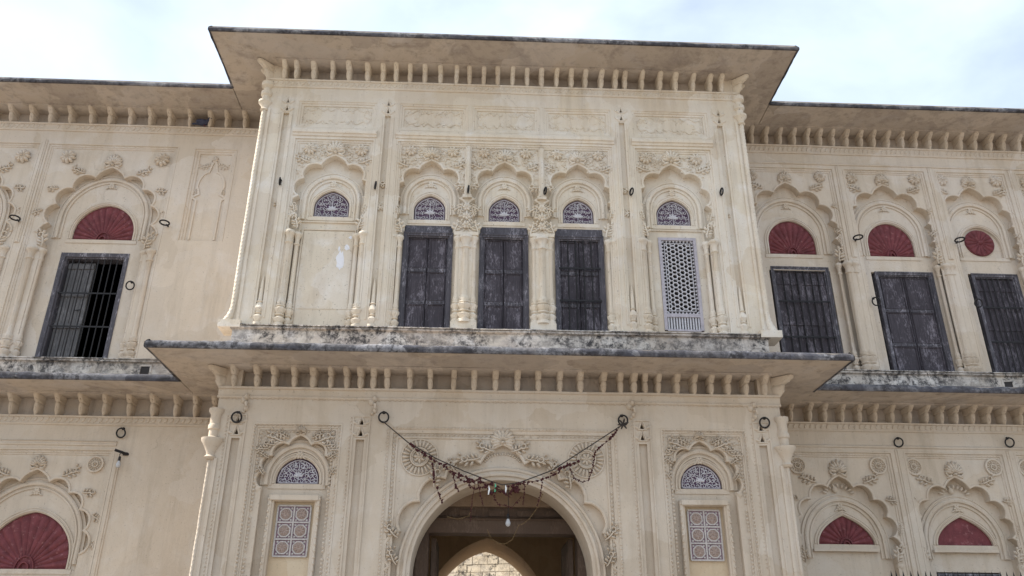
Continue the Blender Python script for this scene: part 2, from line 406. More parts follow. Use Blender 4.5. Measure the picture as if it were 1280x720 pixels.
def crest_mesh(mat, n=9):
    def f():
        m = MB()
        for i in range(n):
            a = PI/2+(i-(n-1)/2)*.36; l = .22*(1-.06*abs(i-(n-1)/2)); m.petal(0, .05, a, l, .062, .032, 0, lift=.012)
        for i in range(5):
            a = PI/2+(i-2)*.5; m.petal(0, .05, a, .12, .05, .05, 0)
        for s_ in (-1, 1):
            pts = []
            for i in range(16): a = i/15*4.6; r_ = .055*(1-.6*i/15); pts.append((s_*(.10+r_*math.sin(a)), .04-r_*math.cos(a)+.02, .014))
            m.tube(pts, [.016*(1-.5*i/15) for i in range(16)], 6)
            m.petal(s_*.02, .03, (0 if s_ > 0 else PI)+s_*-.5, .14, .06, .03, 0)
        m.petal(-.03, .03, 0, .06, .06, .05, 0)
        return m.mesh('crest', mat)
    return shared(('crest', mat, n), f)
def keyflower_mesh(mat):
    def f():
        m = MB()
        for i in range(6): m.petal(0, 0, i*PI/3, .07, .05, .022, 0, lift=.006)
        m.petal(-.02, 0, 0, .04, .04, .035, 0)
        m.petal(-.03, -.02, -2.6, .10, .03, .016, 0); m.petal(.03, -.02, -.55, .10, .03, .016, 0)
        return m.mesh('key_flower', mat)
    return shared(('key', mat), f)
def column_mesh(h, r, mat, fl=.16):
    """colonnette with vase base, fluted shaft and bell capital, origin at its foot"""
    def f():
        m = MB(); b = r/.07
        pr = [(r*1.15, 0), (r*1.15, .05), (r*.95, .055), (r*.8, .07), (r*1.2, .11, .14), (r*1.3, .14, .14), (r*.7, .17), (r*.55, .185), (r*.95, .20), (r*.95, .215), (r*.7, .225),
              (r*1.2, .27, .18), (r*1.35, .31, .2), (r*.8, .335), (r*1.02, .345), (r*1.02, .36), (r*.7, .37), (r*.95, .41, .16), (r*.78, .44, .1), (r*.66, .46),
              (r*.66, .48, fl), (r*.62, h-.24, fl), (r*.66, h-.23), (r*.85, h-.22), (r*.85, h-.2), (r*.62, h-.19), (r*.7, h-.12, .1), (r*1.0, h-.07, .1), (r*1.2, h-.05), (r*1.2, h-.015), (r*1.05, h)]
        m.lathe(0, 0, 0, pr, 16); return m.mesh('colonnette', mat, angle=50)
    return shared(('col', round(h, 3), r, mat), f)
def vase_mesh(mat):
    """moulded lip, shoulders and leaves round the two pierced slots over a groove; origin at the lower slot"""
    def f():
        m = MB()
        for o in (0, .165):
            for s_ in (-1, 1):
                m.tube([(s_*.036, o-.005, 0), (s_*.034, o+.03, .004), (s_*.018, o+.075, .004), (s_*.004, o+.125, 0)], [.013, .013, .010, .006], 6)
                m.petal(s_*.03, o-.01, PI/2-s_*1.0, .11, .045, .022, -.003)
            m.tube([(-.062, o-.018, 0), (.062, o-.018, 0)], .013, 6)
        return m.mesh('vase', mat)
    return shared(('vase', mat), f)
def drop_mesh(h, mat):
    """bulb ended baluster foot that closes a pilaster groove"""
    def f():
        m = MB(); r = .072
        m.lathe(0, 0, 0, [(r*1.1, 0), (r*1.1, .04), (r*.7, .05), (r*1.1, .1, .12), (r*1.2, .14, .12), (r*.6, .18), (r*.95, .2), (r*.6, .22), (r*1.15, .28, .14), (r*.9, .34, .1), (r*.5, .38), (r*.8, .4), (r*.5, .42), (r*.4, h*.8), (r*.1, h)], 12)
        return m.mesh('baluster', mat)
    return shared(('drop', h, mat), f)
BRL = [(0, .016, .03), (.03, .027, .058), (.09, .040, .085), (.16, .043, .10), (.20, .037, .108), (.21, .029, .100), (.222, .029, .112), (.232, .042, .130), (.29, .043, .195), (.31, .045, .215), (.345, .046, .22)]
def bracket_mesh(mat, back=.31):
    """corbel: square head, notched waist and a drop that tapers to its foot"""
    def f():
        m = MB(); rows = []
        for z, hw, d in BRL: rows.append([m.p(-hw, z, -back), m.p(-hw, z, d-.03), m.p(-hw*.62, z, d-.004), m.p(0, z, d+.006), m.p(hw*.62, z, d-.004), m.p(hw, z, d-.03), m.p(hw, z, -back)])
        for A, B in zip(rows, rows[1:]):
            for k in range(6): m.f.append([A[k], A[k+1], B[k+1], B[k]])
        m.f.append(rows[0]); m.f.append(rows[-1])
        m.petal(-.02, .26, 0, .04, .05, .03, .15); m.petal(0, .06, PI/2, .12, .05, .03, .075)
        return m.mesh('bracket', mat, angle=42)
    return shared(('brk', mat, back), f)
def torus(m, R_, r, fn, seg=22):
    pts = [fn(R_*math.cos(2*PI*i/seg), R_*math.sin(2*PI*i/seg)) for i in range(seg+1)]; m.tube(pts, r, 7)
def ring_mesh(kind):
    def f():
        m = MB()
        if kind == 'hang':      # hangs flat before the wall
            torus(m, .072, .0125, lambda a, b: (a, b-.07, .055+.02*b/.07)); m.tube([(-.014, .012, -.02), (-.014, .012, .05), (0, .012, .07), (.014, .012, .05), (.014, .012, -.02)], .009, 6); m.petal(-.03, .015, 0, .06, .05, .02, 0)
        elif kind == 'level':   # stands out from the wall, level
            torus(m, .082, .015, lambda a, b: (a, -.0+.1*b, .12+b)); m.tube([(0, 0, -.02), (0, 0, .05)], .016, 6)
        else:                   # hangs edge-on
            torus(m, .06, .013, lambda a, b: (a*.25, b-.05, .07+a)); m.tube([(0, 0, -.02), (0, 0, .08)], .012, 6)
        return m.mesh('ring', 'iron')
    return shared(('ring', kind), f)

# ==================================================================== THE PALACE
palace = thing('palace', 'cream stucco palace front with carved cusped arches, deep eaves and a gateway', 'palace')
XC = .38; HW = 4.22; XL, XR = XC-HW, XC+HW; SB = 1.55          # centre block, wing set-back
ZT, ZE, ZTRIM = 11.0, 11.40, 11.08
WT = .3                                                         # thickness of the carved front
OUTL, OUTR = -13.5, 15.0

def wall(name_label, outline, holes, mat, Y0, thick=WT):
    m = MB().plate(outline, holes, -thick, 0, .3)
    return m.build('wall', mat, palace, Y0, label=name_label)

# ---- doors and windows -----------------------------------------------------
def door(x0, x1, z0, z1, Y0, d, bars=False, lintel=True, leaf='door', label=None, nv=4, planks=False):
    """two leaves of three panels in a timber frame, with an optional iron grille"""
    fw = .085; ax0, ax1, az1 = x0+fw, x1-fw, z1-fw; mid = (ax0+ax1)/2
    m = MB()
    for a, b in ((ax0, mid-.006), (mid+.006, ax1)): m.box(a, b, z0+.01, az1, d-.07, d-.03, .3)
    o = m.build('door', leaf, palace, Y0, label=label)
    m = MB(); m.sweep([(x0+fw, z0), (x0+fw, z1-fw), (x1-fw, z1-fw), (x1-fw, z0)], [(0, d-.08), (0, d+.015), (.018, d+.02), (.022, d+.04), (.055, d+.045), (.06, d+.055), (fw, d+.055), (fw, d-.1)], step=.3)
    m.build('frame', 'frame', o, Y0)
    if lintel: MB().box(x0+.02, x1-.02, z1+.004, z1+.125, d-.1, d+.03, .3).build('lintel', 'frame', o, Y0)
    H = az1-z0-.02; rows = [(0, .30), (.33, .64), (.67, 1)]
    if planks:
        nb_ = 7
        for k in range(nb_):
            a, b = ax0+(ax1-ax0)*k/nb_+.004, ax0+(ax1-ax0)*(k+1)/nb_-.004
            MB().box(a, b, z0+.02, az1-.01-random.uniform(0, .015), d-.04, d-.018+random.uniform(-.006, .006), .4).build('board', leaf, o, Y0)
        for q in (.1, .5, .9): MB().box(ax0+.02, ax1-.02, z0+H*q-.04, z0+H*q+.04, d-.03, d-.004, .3).build('rail', leaf, o, Y0)
    for a, b in () if planks else ((ax0, mid), (mid, ax1)):
        for q0, q1 in rows:
            px0, px1, pz0, pz1 = a+.05, b-.05, z0+.03+H*q0+.012, z0+.01+H*q1-.02
            mm = MB(); mm.plate(rect(px0, px1, pz0, pz1), (), d-.04, d-.022, .3)
            mm.sweep(rect(px0-.016, px1+.016, pz0-.016, pz1+.016), [(-.016, d-.024), (-.012, d-.006), (.0, d-.004), (.008, d-.03)], True)
            mm.build('panel', leaf, o, Y0)
        for q in (.315, .655):
            mm = MB(); zz = z0+.02+H*q; mm.box(a+.015, b-.015, zz-.03, zz+.03, d-.03, d-.012)
            for k in range(4): mm.petal(a+.06+(b-a-.12)*k/3-.014, zz, 0, .028, .028, .016, d-.012)
            mm.build('rail', 'frame', o, Y0)
    if bars: grille(o, x0+fw, x1-fw, z0, az1, d+.025, Y0, nv)
    return o
def grille(o, x0, x1, z0, z1, d, Y0, nv=5, rows=(.36, .70)):
    for k in range(nv):
        x = x0+(x1-x0)*(k+1)/(nv+1); MB().tube([(x, z0+.01, d), (x+.004, (z0+z1)/2, d+.003), (x, z1, d)], .012, 6).build('bar', 'iron', o, Y0, wobble=False)
    for q in rows:
        z = z0+(z1-z0)*q; MB().box(x0-.02, x1+.02, z-.014, z+.014, d+.004, d+.016).build('crossbar', 'iron', o, Y0, wobble=False)
def open_window(x0, x1, z0, z1, Y0, d):
    fw = .1; m = MB().sweep([(x0+fw, z0), (x0+fw, z1-fw), (x1-fw, z1-fw), (x1-fw, z0)], [(0, d-.2), (0, d+.01), (.02, d+.02), (.025, d+.045), (.06, d+.05), (fw, d+.055), (fw, d-.15)], step=.3)
    o = m.build('window', 'frame', palace, Y0, label='open barred window with one pale shutter leaf standing inside')
    ax0, ax1 = x0+fw, x1-fw
    lm = MB(); lw = (ax1-ax0)*.46
    for k in range(4): lm.box(ax0+.01+lw*k/4+.004, ax0+.01+lw*(k+1)/4-.004, z0+.02, z1-fw-.04, d-.14, d-.10+.006*(k % 2), .4)
    lf = lm.build('shutter', 'shutter', o, Y0)
    for q in (.03, .36, .68, .97):
        zz = z0+.04+(z1-fw-z0-.1)*q; MB().box(ax0+.012, ax0+lw, zz-.045, zz+.045, d-.10, d-.075, .3).build('rail', 'shutter', o, Y0)
    MB().tube([(ax0+lw*.7, z0+1.02, d-.07), (ax0+lw*.9, z0+1.03, d-.06)], .01, 6).build('bolt', 'iron', o, Y0, wobble=False)
    grille(o, ax0, ax1, z0, z1-fw, d, Y0, 8, (.34, .66))
    return o

# ---- tympana -----------------------------------------------------------------
def fan(cx, zb, hw, za, Y0, d, pt=.1, n=13, plain=False, disc=False):
    """red half-round shell of raised petals"""
    out_ = stilt(cx, zb, hw, za, 40, pt)
    if disc: out_ = [(cx+hw*math.cos(-a), (zb+za)/2+(za-zb)/2*math.sin(-a)) for a in [2*PI*i/40 for i in range(40)]]
    o = MB().plate(out_ if disc else out_, (), d-.05, d-.012, None).build('fanlight', 'red', palace, Y0, wobble=False, label='plain flat maroon tympanum' if plain else None)
    if plain: return o
    h = za-zb
    if disc:
        c0 = (cx, (zb+za)/2); a0, a1, rin = 0, 2*PI, .18
        edge = lambda a: (c0[0]+hw*.97*math.cos(a), c0[1]+(za-zb)/2*.97*math.sin(a))
    else:
        c0 = (cx, zb+.005); a0, a1, rin = .02, PI-.02, .22
        def edge(a):
            dx, dz = math.cos(a), math.sin(a); best = hw
            for (xa, za_), (xb, zb_) in zip(out_, out_[1:]):
                den = dx*(zb_-za_)-dz*(xb-xa)
                if abs(den) < 1e-9: continue
                t_ = ((xa-c0[0])*(zb_-za_)-(za_-c0[1])*(xb-xa))/den; u_ = ((xa-c0[0])*dz-(za_-c0[1])*dx)/den
                if t_ > 0 and -.001 <= u_ <= 1.001: best = t_; break
            return (c0[0]+dx*best*.985, c0[1]+dz*best*.985)
    for i in range(n):
        m = MB(); b0, b1 = a0+(a1-a0)*i/n, a0+(a1-a0)*(i+1)/n; K = 5; rows = []
        for j in range(K):
            t = j/(K-1); a = b0+(b1-b0)*(.04+.92*t); e = edge(a); hh = math.sin(PI*t)
            row = []
            for q in (rin, .5, .86, .95+.045*hh):
                lift = .030*hh*min(1, q*1.3) if q < .9 else .012*hh
                row.append(m.p(c0[0]+(e[0]-c0[0])*q, c0[1]+(e[1]-c0[1])*q, d-.012+.003+lift))
            rows.append(row)
        for A, B in zip(rows, rows[1:]):
            for j in range(3): m.f.append([A[j], B[j], B[j+1], A[j+1]])
        m.build('petal', 'red', o, Y0, wobble=False, angle=60)
    m = MB()
    if disc: m.petal(cx-.05, c0[1], 0, .1, .1, .035, d-.012)
    else:
        for q, hgt in ((.24, .03), (.13, .045)):
            arc = [(cx-math.cos(a)*hw*q, zb+math.sin(a)*h*q) for a in [PI*i/16 for i in range(17)]]
            m.sweep(arc, [(0, d-.012), (-.004, d+hgt-.012), (-.022, d+hgt-.012), (-.026, d-.01)])
    m.build('boss', 'red', o, Y0, wobble=False)
    return o
def tracery(cx, zb, hw, za, Y0, d, seed=0, pt=.12):
    """white foliage tracery over a purple ground"""
    rnd = random.Random(seed); h = za-zb
    o = MB().plate(stilt(cx, zb, hw, za, 30, pt), (), d-.05, d-.02, None).build('fanlight', 'purple', palace, Y0, wobble=False)
    m = MB(); m.sweep(stilt(cx, zb+.012, hw*.93, za-h*.06, 30, pt)+[(cx-hw*.93, zb+.012)], [(0, d-.02), (0, d+.002), (-.013, d+.002), (-.013, d-.02)])
    m.build('border', 'lav', o, Y0, wobble=False)
    m = MB(); inside = lambda x, z: ((x/(hw*.86))**2+((z)/(h*.88))**2) < 1 and z > .02
    m.tube([(cx, zb+.02, d-.01), (cx, za-h*.16, d-.01)], .006, 5)
    for s_ in (-1, 1):
        for bz, xs in ((.13, (.16, .40, .64, .82)), (.33, (.14, .36, .58, .78)), (.52, (.15, .36, .56, .72)), (.69, (.13, .32, .50)), (.83, (.12, .27))):
            for bx in xs:
                a0 = rnd.uniform(0, 6.28); tw = rnd.choice((-1, 1)); rr = .115*hw*rnd.uniform(.9, 1.1); pts = []
                for i in range(13): t = i/12; a = a0+tw*t*6.5; q = rr*(1-.75*t); pts.append((cx+s_*(bx*hw+q*math.cos(a)), zb+bz*h+q*math.sin(a)*.95, d-.012))
                m.tube(pts, .0055, 4)
                for k in range(3):
                    a = a0+k*2.1; x, z = bx*hw+rr*.9*math.cos(a), bz*h+rr*.9*math.sin(a)
                    if inside(x+.3*rr*math.cos(a), z+.3*rr*math.sin(a)): m.petal(cx+s_*x, zb+z, a if s_ > 0 else PI-a, rr*.75, rr*.45, .012, d-.02, 6, 2)
    for k in range(5): m.petal(cx, zb+h*.30, PI/2+(k-2)*.6, h*.2, h*.08, .016, d-.02)
    t = m.build('foliage', 'white', o, Y0, wobble=False, stuff=True)
    return o

# ---- niche: spandrel with a cusped arch over a recessed back with arch mouldings -----------------
def niche(mat, Y0, x0, x1, z0, z1, cx, zs, hw, za, nf=9, dS=-.055, dB=-.19, rnd=None, tym=None, opening=None, frame=True, ros=None, rr=.12, crest=None, scr=0,
          key=True, ztm=None, roskind='ros', rosn=8, bead=True, label=None, sill=True):
    foot = z0-.0
    cus = cusp_arch(cx, zs, hw, za, nf, foot)
    m = MB()
    poly = [(x0, z0), (x0, z1), (x1, z1), (x1, z0)]+[(min(max(q[0], x0+.004), x1-.004), q[1]) for q in cus[::-1]]
    m.plate(poly, (), dB-.02, dS, None)
    bw = hw+.12; holes = []
    tcx, tzb, thw, tza, tpt = tym if tym else (0, 0, 0, 0, 0)
    if tym: holes.append(stilt(tcx, tzb, thw, tza, 26, tpt))
    if opening: holes.append(rect(*opening))
    # keep the openings clear of the lower edge
    z00 = z0-.03
    m.plate(rect(max(x0, cx-bw), min(x1, cx+bw), z00, min(z1-.01, za+.08)), holes, dB-.14, dB, None)
    o = m.build('niche', mat, palace, Y0, label=label)
    if bead:
        MB().sweep(cus[1:-1], [(-.002, dS-.03), (-.002, dS+.012), (.012, dS+.02), (.030, dS+.016), (.036, dS-.002)]).build('cusp_edge', mat, o, Y0)
    if frame:
        fr = [(x0, z0), (x0, z1), (x1, z1), (x1, z0)]
        m = MB().sweep(fr, [(-.11, dS-.002), (-.10, dS+.014), (-.075, dS+.016), (-.07, dS+.03), (-.035, dS+.032), (-.03, .0), (-.002, .004), (0, -.06)], step=.3)
        m.bead_line((x0+.1, z1-.052), (x1-.1, z1-.052), .05, .014, dS+.03, .01)
        m.build('frame_moulding', mat, o, Y0)
    if rnd:
        rhw, rza, rzs = rnd
        c = stilt(cx, rzs, rhw, rza, 34, .03)
        m = MB(); m.sweep(c, [(-.10, dB-.01), (-.098, dB+.022), (-.075, dB+.03), (-.066, dB+.012), (-.05, dB+.014), (-.044, dB+.045), (-.012, dB+.055), (.012, dB+.045), (.018, dB+.02), (.04, dB+.02), (.045, dB+.032), (.065, dB+.03), (.07, dB-.01)])
        m.build('arch_moulding', mat, o, Y0)
        if key: link('key_flower', keyflower_mesh(mat), o, (cx, -(dB+.012), rza-.15), scale=(.9, 1, .9))
    if tym:
        c = stilt(tcx, tzb, thw, tza, 30, tpt)
        m = MB().sweep(c, [(-.004, dB-.10), (-.004, dB+.006), (.010, dB+.012), (.014, dB+.028), (.030, dB+.03), (.034, dB+.012), (.05, dB+.012), (.055, dB+.022), (.07, dB+.02), (.074, dB-.005)])
        if sill: m.box(tcx-thw-.09, tcx+thw+.09, tzb-.075, tzb-.003, dB-.1, dB+.014, .3)
        m.build('fanlight_surround', mat, o, Y0)
    if ros:
        for rx, rz in ros:
            me = rosette_mesh(rr, rosn, mat) if roskind == 'ros' else disc_mesh(rr, mat)
            q = link('rosette', me, o, (rx, -dS+.004, rz), rot=(0, random.uniform(0, 1), 0), scale=(1, 1.6, 1))
    if crest:
        link('crest', crest_mesh(mat), o, (cx, -dS+.004, za+.02), scale=(crest, 1.8, crest))
    for k in range(scr):
        for s_ in (-1, 1):
            i = len(cus)//2; off = int((len(cus)*.5)*(.16+.24*k)); c1 = cus[i+s_*off]
            big = .86-.10*k+random.uniform(-.05, .05)
            a = .15+.3*k
            link('scroll_leaf', scroll_mesh(mat, k % 2), o, (c1[0]+s_*.05, -dS+.003, c1[1]+.045), rot=(0, (-a if s_ > 0 else a)*-1 if False else s_*(.2+.45*k)-.0, 0), scale=(s_*big, 1.7, big))
    return o
def filigree(parent, mat, x0, x1, zlo, z1, cus, avoid, d, step=.075, hgt=.024, Y0=0):
    """shallow curls and leaves filling a spandrel around the larger ornaments"""
    def inside(x, z):
        c_ = False; n = len(cus)
        for i in range(n):
            (xa, za_), (xb, zb_) = cus[i], cus[(i+1) % n]
            if (za_ > z) != (zb_ > z) and x < (xb-xa)*(z-za_)/(zb_-za_)+xa: c_ = not c_
        return c_
    m = MB(); z = zlo
    while z < z1:
        x = x0
        while x < x1:
            px, pz = x+random.uniform(-.3, .3)*step, z+random.uniform(-.3, .3)*step
            if not inside(px, pz) and all(math.hypot(px-q[0], pz-q[1]) > .048 for q in cus) and all(math.hypot(px-a, pz-b) > r for a, b, r in avoid):
                a0 = random.uniform(0, 6.28); tw = random.choice((-1, 1)); rr = step*random.uniform(.34, .5); pts = []
                for i in range(10): t = i/9; a = a0+tw*t*5; q = rr*(1-.7*t); pts.append((px+q*math.cos(a), pz+q*math.sin(a), d))
                m.tube(pts, [.010*(1-.5*i/9) for i in range(10)], 5)
                for k in range(2): a = a0+tw*(-.6+k*1.4); m.petal(px+rr*.8*math.cos(a), pz+rr*.8*math.sin(a), a+.5*tw, step*.6, step*.3, hgt, d-.002, 7, 2, .006)
            x += step
        z += step
    if m.v: m.build('filigree', mat, parent, Y0, wobble=False, stuff=True)
def columns(parent, mat, spec, Y0):
    for x, d, z0, z1, r in spec: link('colonnette', column_mesh(z1-z0, r, mat), parent, (x, -d, z0))

# ============================ upper storey of the centre block (front plane Y = 0)
U = 'upper'
Z0u, Z1u = 6.36, 9.88
bays = [(-3.27, -1.87), (-1.50, 2.27), (2.62, 4.02)]
tops = [(-3.27, -1.87), (-1.50, -.27), (-.22, 1.0), (1.05, 2.27), (2.62, 4.02)]
grv = [(-3.50, -3.40), (-1.735, -1.635), (2.395, 2.495), (4.16, 4.26)]
holes = [rect(a, b, Z0u, Z1u) for a, b in bays]+[rect(tops[0][0], tops[0][1], 10.08, 10.66), rect(tops[1][0], tops[3][1], 10.08, 10.66), rect(tops[4][0], tops[4][1], 10.08, 10.66)]
holes += [rect(a, b, 6.46, 10.38) for a, b in grv]
def tear(cx, z, w_=.026, h_=.10): return [(cx-w_, z), (cx-w_*.7, z+h_*.35), (cx-w_*.2, z+h_*.7), (cx, z+h_), (cx+w_*.2, z+h_*.7), (cx+w_*.7, z+h_*.35), (cx+w_, z)]
holes += [tear((a+b)/2, z) for a, b in grv for z in (10.42, 10.58)]
cw = wall('whitewashed upper storey wall of the projecting centre block', rect(XL, XR, 6.30, 11.07), holes, U, 0)
for a, b in grv: MB().box(a-.02, b+.02, 6.42, 10.40, -.2, -.055, .4).build('groove_back', U, cw, 0)
for a, b in grv:
    cx = (a+b)/2
    link('vase', vase_mesh(U), cw, (cx, -.002, 10.43)); link('baluster', drop_mesh(.85, U), cw, (cx, .03, 6.38))
    for o_ in (a-.05, b+.05): MB().sweep([(o_, 6.5), (o_, 10.35)], [(-.012, -.002), (-.01, .014), (.01, .014), (.012, -.002)], step=.3).build('fillet', U, cw, 0)
# frieze panels with worn foliage
def frieze(x0, x1, z0, z1, o):
    m = MB().plate(rect(x0-.02, x1+.02, z0-.02, z1+.02), (), -.2, -.055, .3)
    m.sweep(rect(x0, x1, z0, z1), [(-.10, -.056), (-.095, -.035), (-.06, -.03), (-.055, -.015), (-.02, -.012), (-.016, .0), (.0, .002), (.004, -.1)], True, .3)
    m.bead_line((x0+.04, z1-.037), (x1-.04, z1-.037), .045, .012, -.014, .009)
    p_ = m.build('frieze_panel', U, palace, 0)
    mm = MB(); cx, cz, hw, hz = (x0+x1)/2, (z0+z1)/2, (x1-x0)/2-.14, (z1-z0)/2-.13
    for s_ in (-1, 1):
        for v in (-1, 1):
            pts = []
            for i in range(18):
                t = i/17; pts.append((cx+s_*hw*(1.03-.95*t+.05*math.sin(9*t)), cz+v*hz*(min(1, .25+t*4.5)*.82+.22*math.sin(t*19)), -.05))
            mm.tube(pts, [.010*(1-.5*i/17) for i in range(18)], 5)
            for i in range(1, 17, 2): mm.petal(pts[i][0], pts[i][1], random.uniform(0, 6.28), random.uniform(.05, .1), .035, .014, -.058)
    for _ in range(46):
        x, z = cx+random.uniform(-1, 1)*hw*1.02, cz+random.uniform(-1, 1)*hz*1.1
        if abs((x-cx)/hw) < .72 and abs((z-cz)/hz) < .62: continue
        mm.petal(x, z, random.uniform(0, 6.28), random.uniform(.05, .10), .034, .016, -.058, 7, 2)
    mm.build('worn_foliage', U, p_, 0)
for a, b in tops: frieze(a+.0, b-.0, 10.08, 10.66, cw)
for x in (-.245, 1.025): MB().box(x-.03, x+.03, 10.06, 10.68, -.2, -.004, .3).build('frieze_divider', U, cw, 0)
# cornice between frieze and bays
m = MB()
for a, b in bays: m.sweep([(a-.02, 9.975), (b+.02, 9.975)], [(-.075, .0), (-.07, .02), (-.03, .03), (-.02, .05), (.03, .055), (.04, .035), (.07, .03), (.075, -.0)], step=.3)
m.build('cornice', U, cw, 0)
# niches
side = []
for cx, a, b in ((-2.53, -3.27, -1.87), (3.28, 2.62, 4.02)):
    bl = cx < 0
    n_ = niche(U, 0, a, b, Z0u, Z1u, cx, 8.05, .58, 9.55, 9, rnd=(.47, 9.20, 8.35), tym=(cx, 8.42, .30, 8.935, .14), opening=None if bl else (cx-.30, cx+.34, 6.48, 8.18),
              ros=[(cx-.44, 9.66), (cx+.44, 9.66)], rr=.12, rosn=9, crest=1.05, scr=3, label='blind niche with a walled-up doorway' if bl else 'niche holding a white stone lattice')
    tracery(cx, 8.42, .297, 8.93, 0, -.215, 3 if bl else 4, .14)
    columns(n_, U, [(cx-.60, -.045, Z0u, 8.06, .075), (cx-.485, -.12, Z0u, 8.06, .06), (cx+.485, -.12, Z0u, 8.06, .06), (cx+.60, -.045, Z0u, 8.06, .075)], 0)
    m = MB().sweep([(cx-.47, Z0u), (cx-.47, 8.3), (cx+.47, 8.3), (cx+.47, Z0u)], [(0, -.19), (.0, -.165), (.02, -.16), (.03, -.19)], step=.3); m.build('reveal', U, n_, 0)
    for s_ in (-1, 1):
        link('scroll_leaf', scroll_mesh(U), n_, (cx+s_*.50, .06, 8.12), rot=(0, s_*1.2, 0), scale=(-s_*.8, 1.2, .9))
        link('scroll_leaf', scroll_mesh(U, 1), n_, (cx+s_*.56, .04, 8.42), rot=(0, s_*-.6, 0), scale=(s_*.55, 1, .7))
    filigree(n_, U, cx-.55, cx+.56, 8.75, Z1u-.13, cusp_arch(cx, 8.05, .58, 9.55, 9, Z0u), [(cx-.44, 9.66, .11), (cx+.44, 9.66, .11), (cx, 9.68, .13)], -.054)
    side.append(n_)
# walled-up doorway panel and the flaked patch on it
m = MB(); a, b = -2.93, -2.11
m.plate(rect(a, b, 6.38, 8.14), (), -.20, -.168, .3); bp = m.build('blind_panel', 'upper', side[0], 0, label='blank plaster panel closing the old doorway')
MB().sweep(rect(a, b, 6.38, 8.14), [(-.006, -.17), (-.004, -.182), (.012, -.182), (.014, -.158), (.035, -.158), (.04, -.19)], True, .3).build('panel_edge', U, side[0], 0)
MB().box(a+.02, b-.02, 6.735, 6.747, -.17, -.160, .3).build('panel_step', U, side[0], 0)
rn = random.Random(5)
for px, pz, rx, rz in ((-2.30, 7.60, .075, .19), (-2.20, 7.84, .05, .06), (-2.33, 7.82, .02, .05), (-2.16, 8.03, .03, .03)):
    pts = [(px+rx*math.cos(-t)*rn.uniform(.6, 1.1), pz+rz*math.sin(-t)*rn.uniform(.65, 1.1)) for t in [2*PI*i/18 for i in range(18)]]
    MB().plate(pts, (), -.17, -.1655, None).build('flaked_patch', 'chipped', side[0], 0, wobble=False)
# lattice screen
def lattice(x0, x1, z0, z1, zb, Y0, d):
    o = MB().plate(rect(x0-.0, x1+.0, zb-.02, z1), (), d-.10, d-.06, .4).build('lattice_window', 'iron', palace, Y0, wobble=False, label='white pierced stone screen of six-pointed stars')  # black backing sheet stands in for the shade behind the piercings
    for a, b, c, e in ((x0, x0+.05, zb, z1), (x1-.05, x1, zb, z1), (x0+.05, x1-.05, z1-.05, z1), (x0+.05, x1-.05, z0-.06, z0), (x0+.05, x1-.05, zb-.02, zb+.012)):
        MB().box(a, b, c, e, d-.06, d+.02, .3).build('frame', 'lav', o, Y0)
    for k in range(12):
        x = x0+.075+(x1-x0-.15)*k/11; MB().box(x-.012, x+.012, zb+.015, z0-.062, d-.05, d).build('slat', 'white', o, Y0, wobble=False)
    ix0, ix1, iz0, iz1 = x0+.055, x1-.055, z0+.003, z1-.053
    m = MB(); nbx, nbz = 9, 21
    for k in range(nbx):
        x = ix0+(ix1-ix0)*(k+.5)/nbx
        for zz, sg in ((iz0, 1), (iz1, -1)): m.plate([(x-.019, zz), (x, zz+sg*.04), (x+.019, zz)], (), d-.05, d-.004, None)
    for k in range(nbz):
        z = iz0+(iz1-iz0)*(k+.5)/nbz
        for xx, sg in ((ix0, 1), (ix1, -1)): m.plate([(xx, z-.019), (xx+sg*.038, z), (xx, z+.019)], (), d-.05, d-.004, None)
    jx0, jx1, jz0, jz1 = ix0+.052, ix1-.052, iz0+.055, iz1-.055
    m.sweep(rect(jx0, jx1, jz0, jz1), [(0, d-.05), (0, d-.004), (.010, d-.004), (.010, d-.05)], True)
    def bar(p0, p1, wd=.0105):
        (xa, za_), (xb, zb_) = p0, p1
        def cl(xa, za_, xb, zb_):
            t0, t1 = 0, 1; dx, dz = xb-xa, zb_-za_
            for pp, qq in ((-dx, xa-jx0), (dx, jx1-xa), (-dz, za_-jz0), (dz, jz1-za_)):
                if abs(pp) < 1e-9:
                    if qq < 0: return None
                    continue
                r_ = qq/pp
                if pp < 0: t0 = max(t0, r_)
                else: t1 = min(t1, r_)
            return (t0, t1) if t1-t0 > .02 else None
        c = cl(xa, za_, xb, zb_)
        if not c: return
        A = (xa+(xb-xa)*c[0], za_+(zb_-za_)*c[0]); B = (xa+(xb-xa)*c[1], za_+(zb_-za_)*c[1])
        u = Vector((B[0]-A[0], B[1]-A[1])); 
        if u.length < .004: return
        u.normalize(); nx, nz = -u.y*wd/2, u.x*wd/2
        m.plate([(A[0]-nx, A[1]-nz), (A[0]+nx, A[1]+nz), (B[0]+nx, B[1]+nz), (B[0]-nx, B[1]-nz)], (), d-.045, d-.006-.001*random.random(), None)
    px = (jx1-jx0)/1.6; pz = px*.289; r1 = px*.185; cols = 0
    cz = jz0-pz; row = 0
    while cz < jz1+pz:
        for k in range(-1, 4):
            cxx = jx0+px*(k+.5*(row % 2))
            hx = [(cxx+r1*math.cos(PI/3*i), cz+r1*math.sin(PI/3*i)) for i in range(6)]
            h2 = [(cxx+r1*.62*math.cos(PI/3*i+PI/6), cz+r1*.62*math.sin(PI/3*i+PI/6)) for i in range(6)]
            for i in range(6):
                bar(hx[i], hx[(i+1) % 6], .017)
                bar(hx[i], (cxx+px*.335*math.cos(PI/3*i), cz+px*.335*math.sin(PI/3*i)), .012)
        cz += pz; row += 1
    m.build('star_lattice', 'white', o, Y0, wobble=False, stuff=True)
    return o
lattice(2.98, 3.62, 6.79, 8.18, 6.50, 0, -.19)
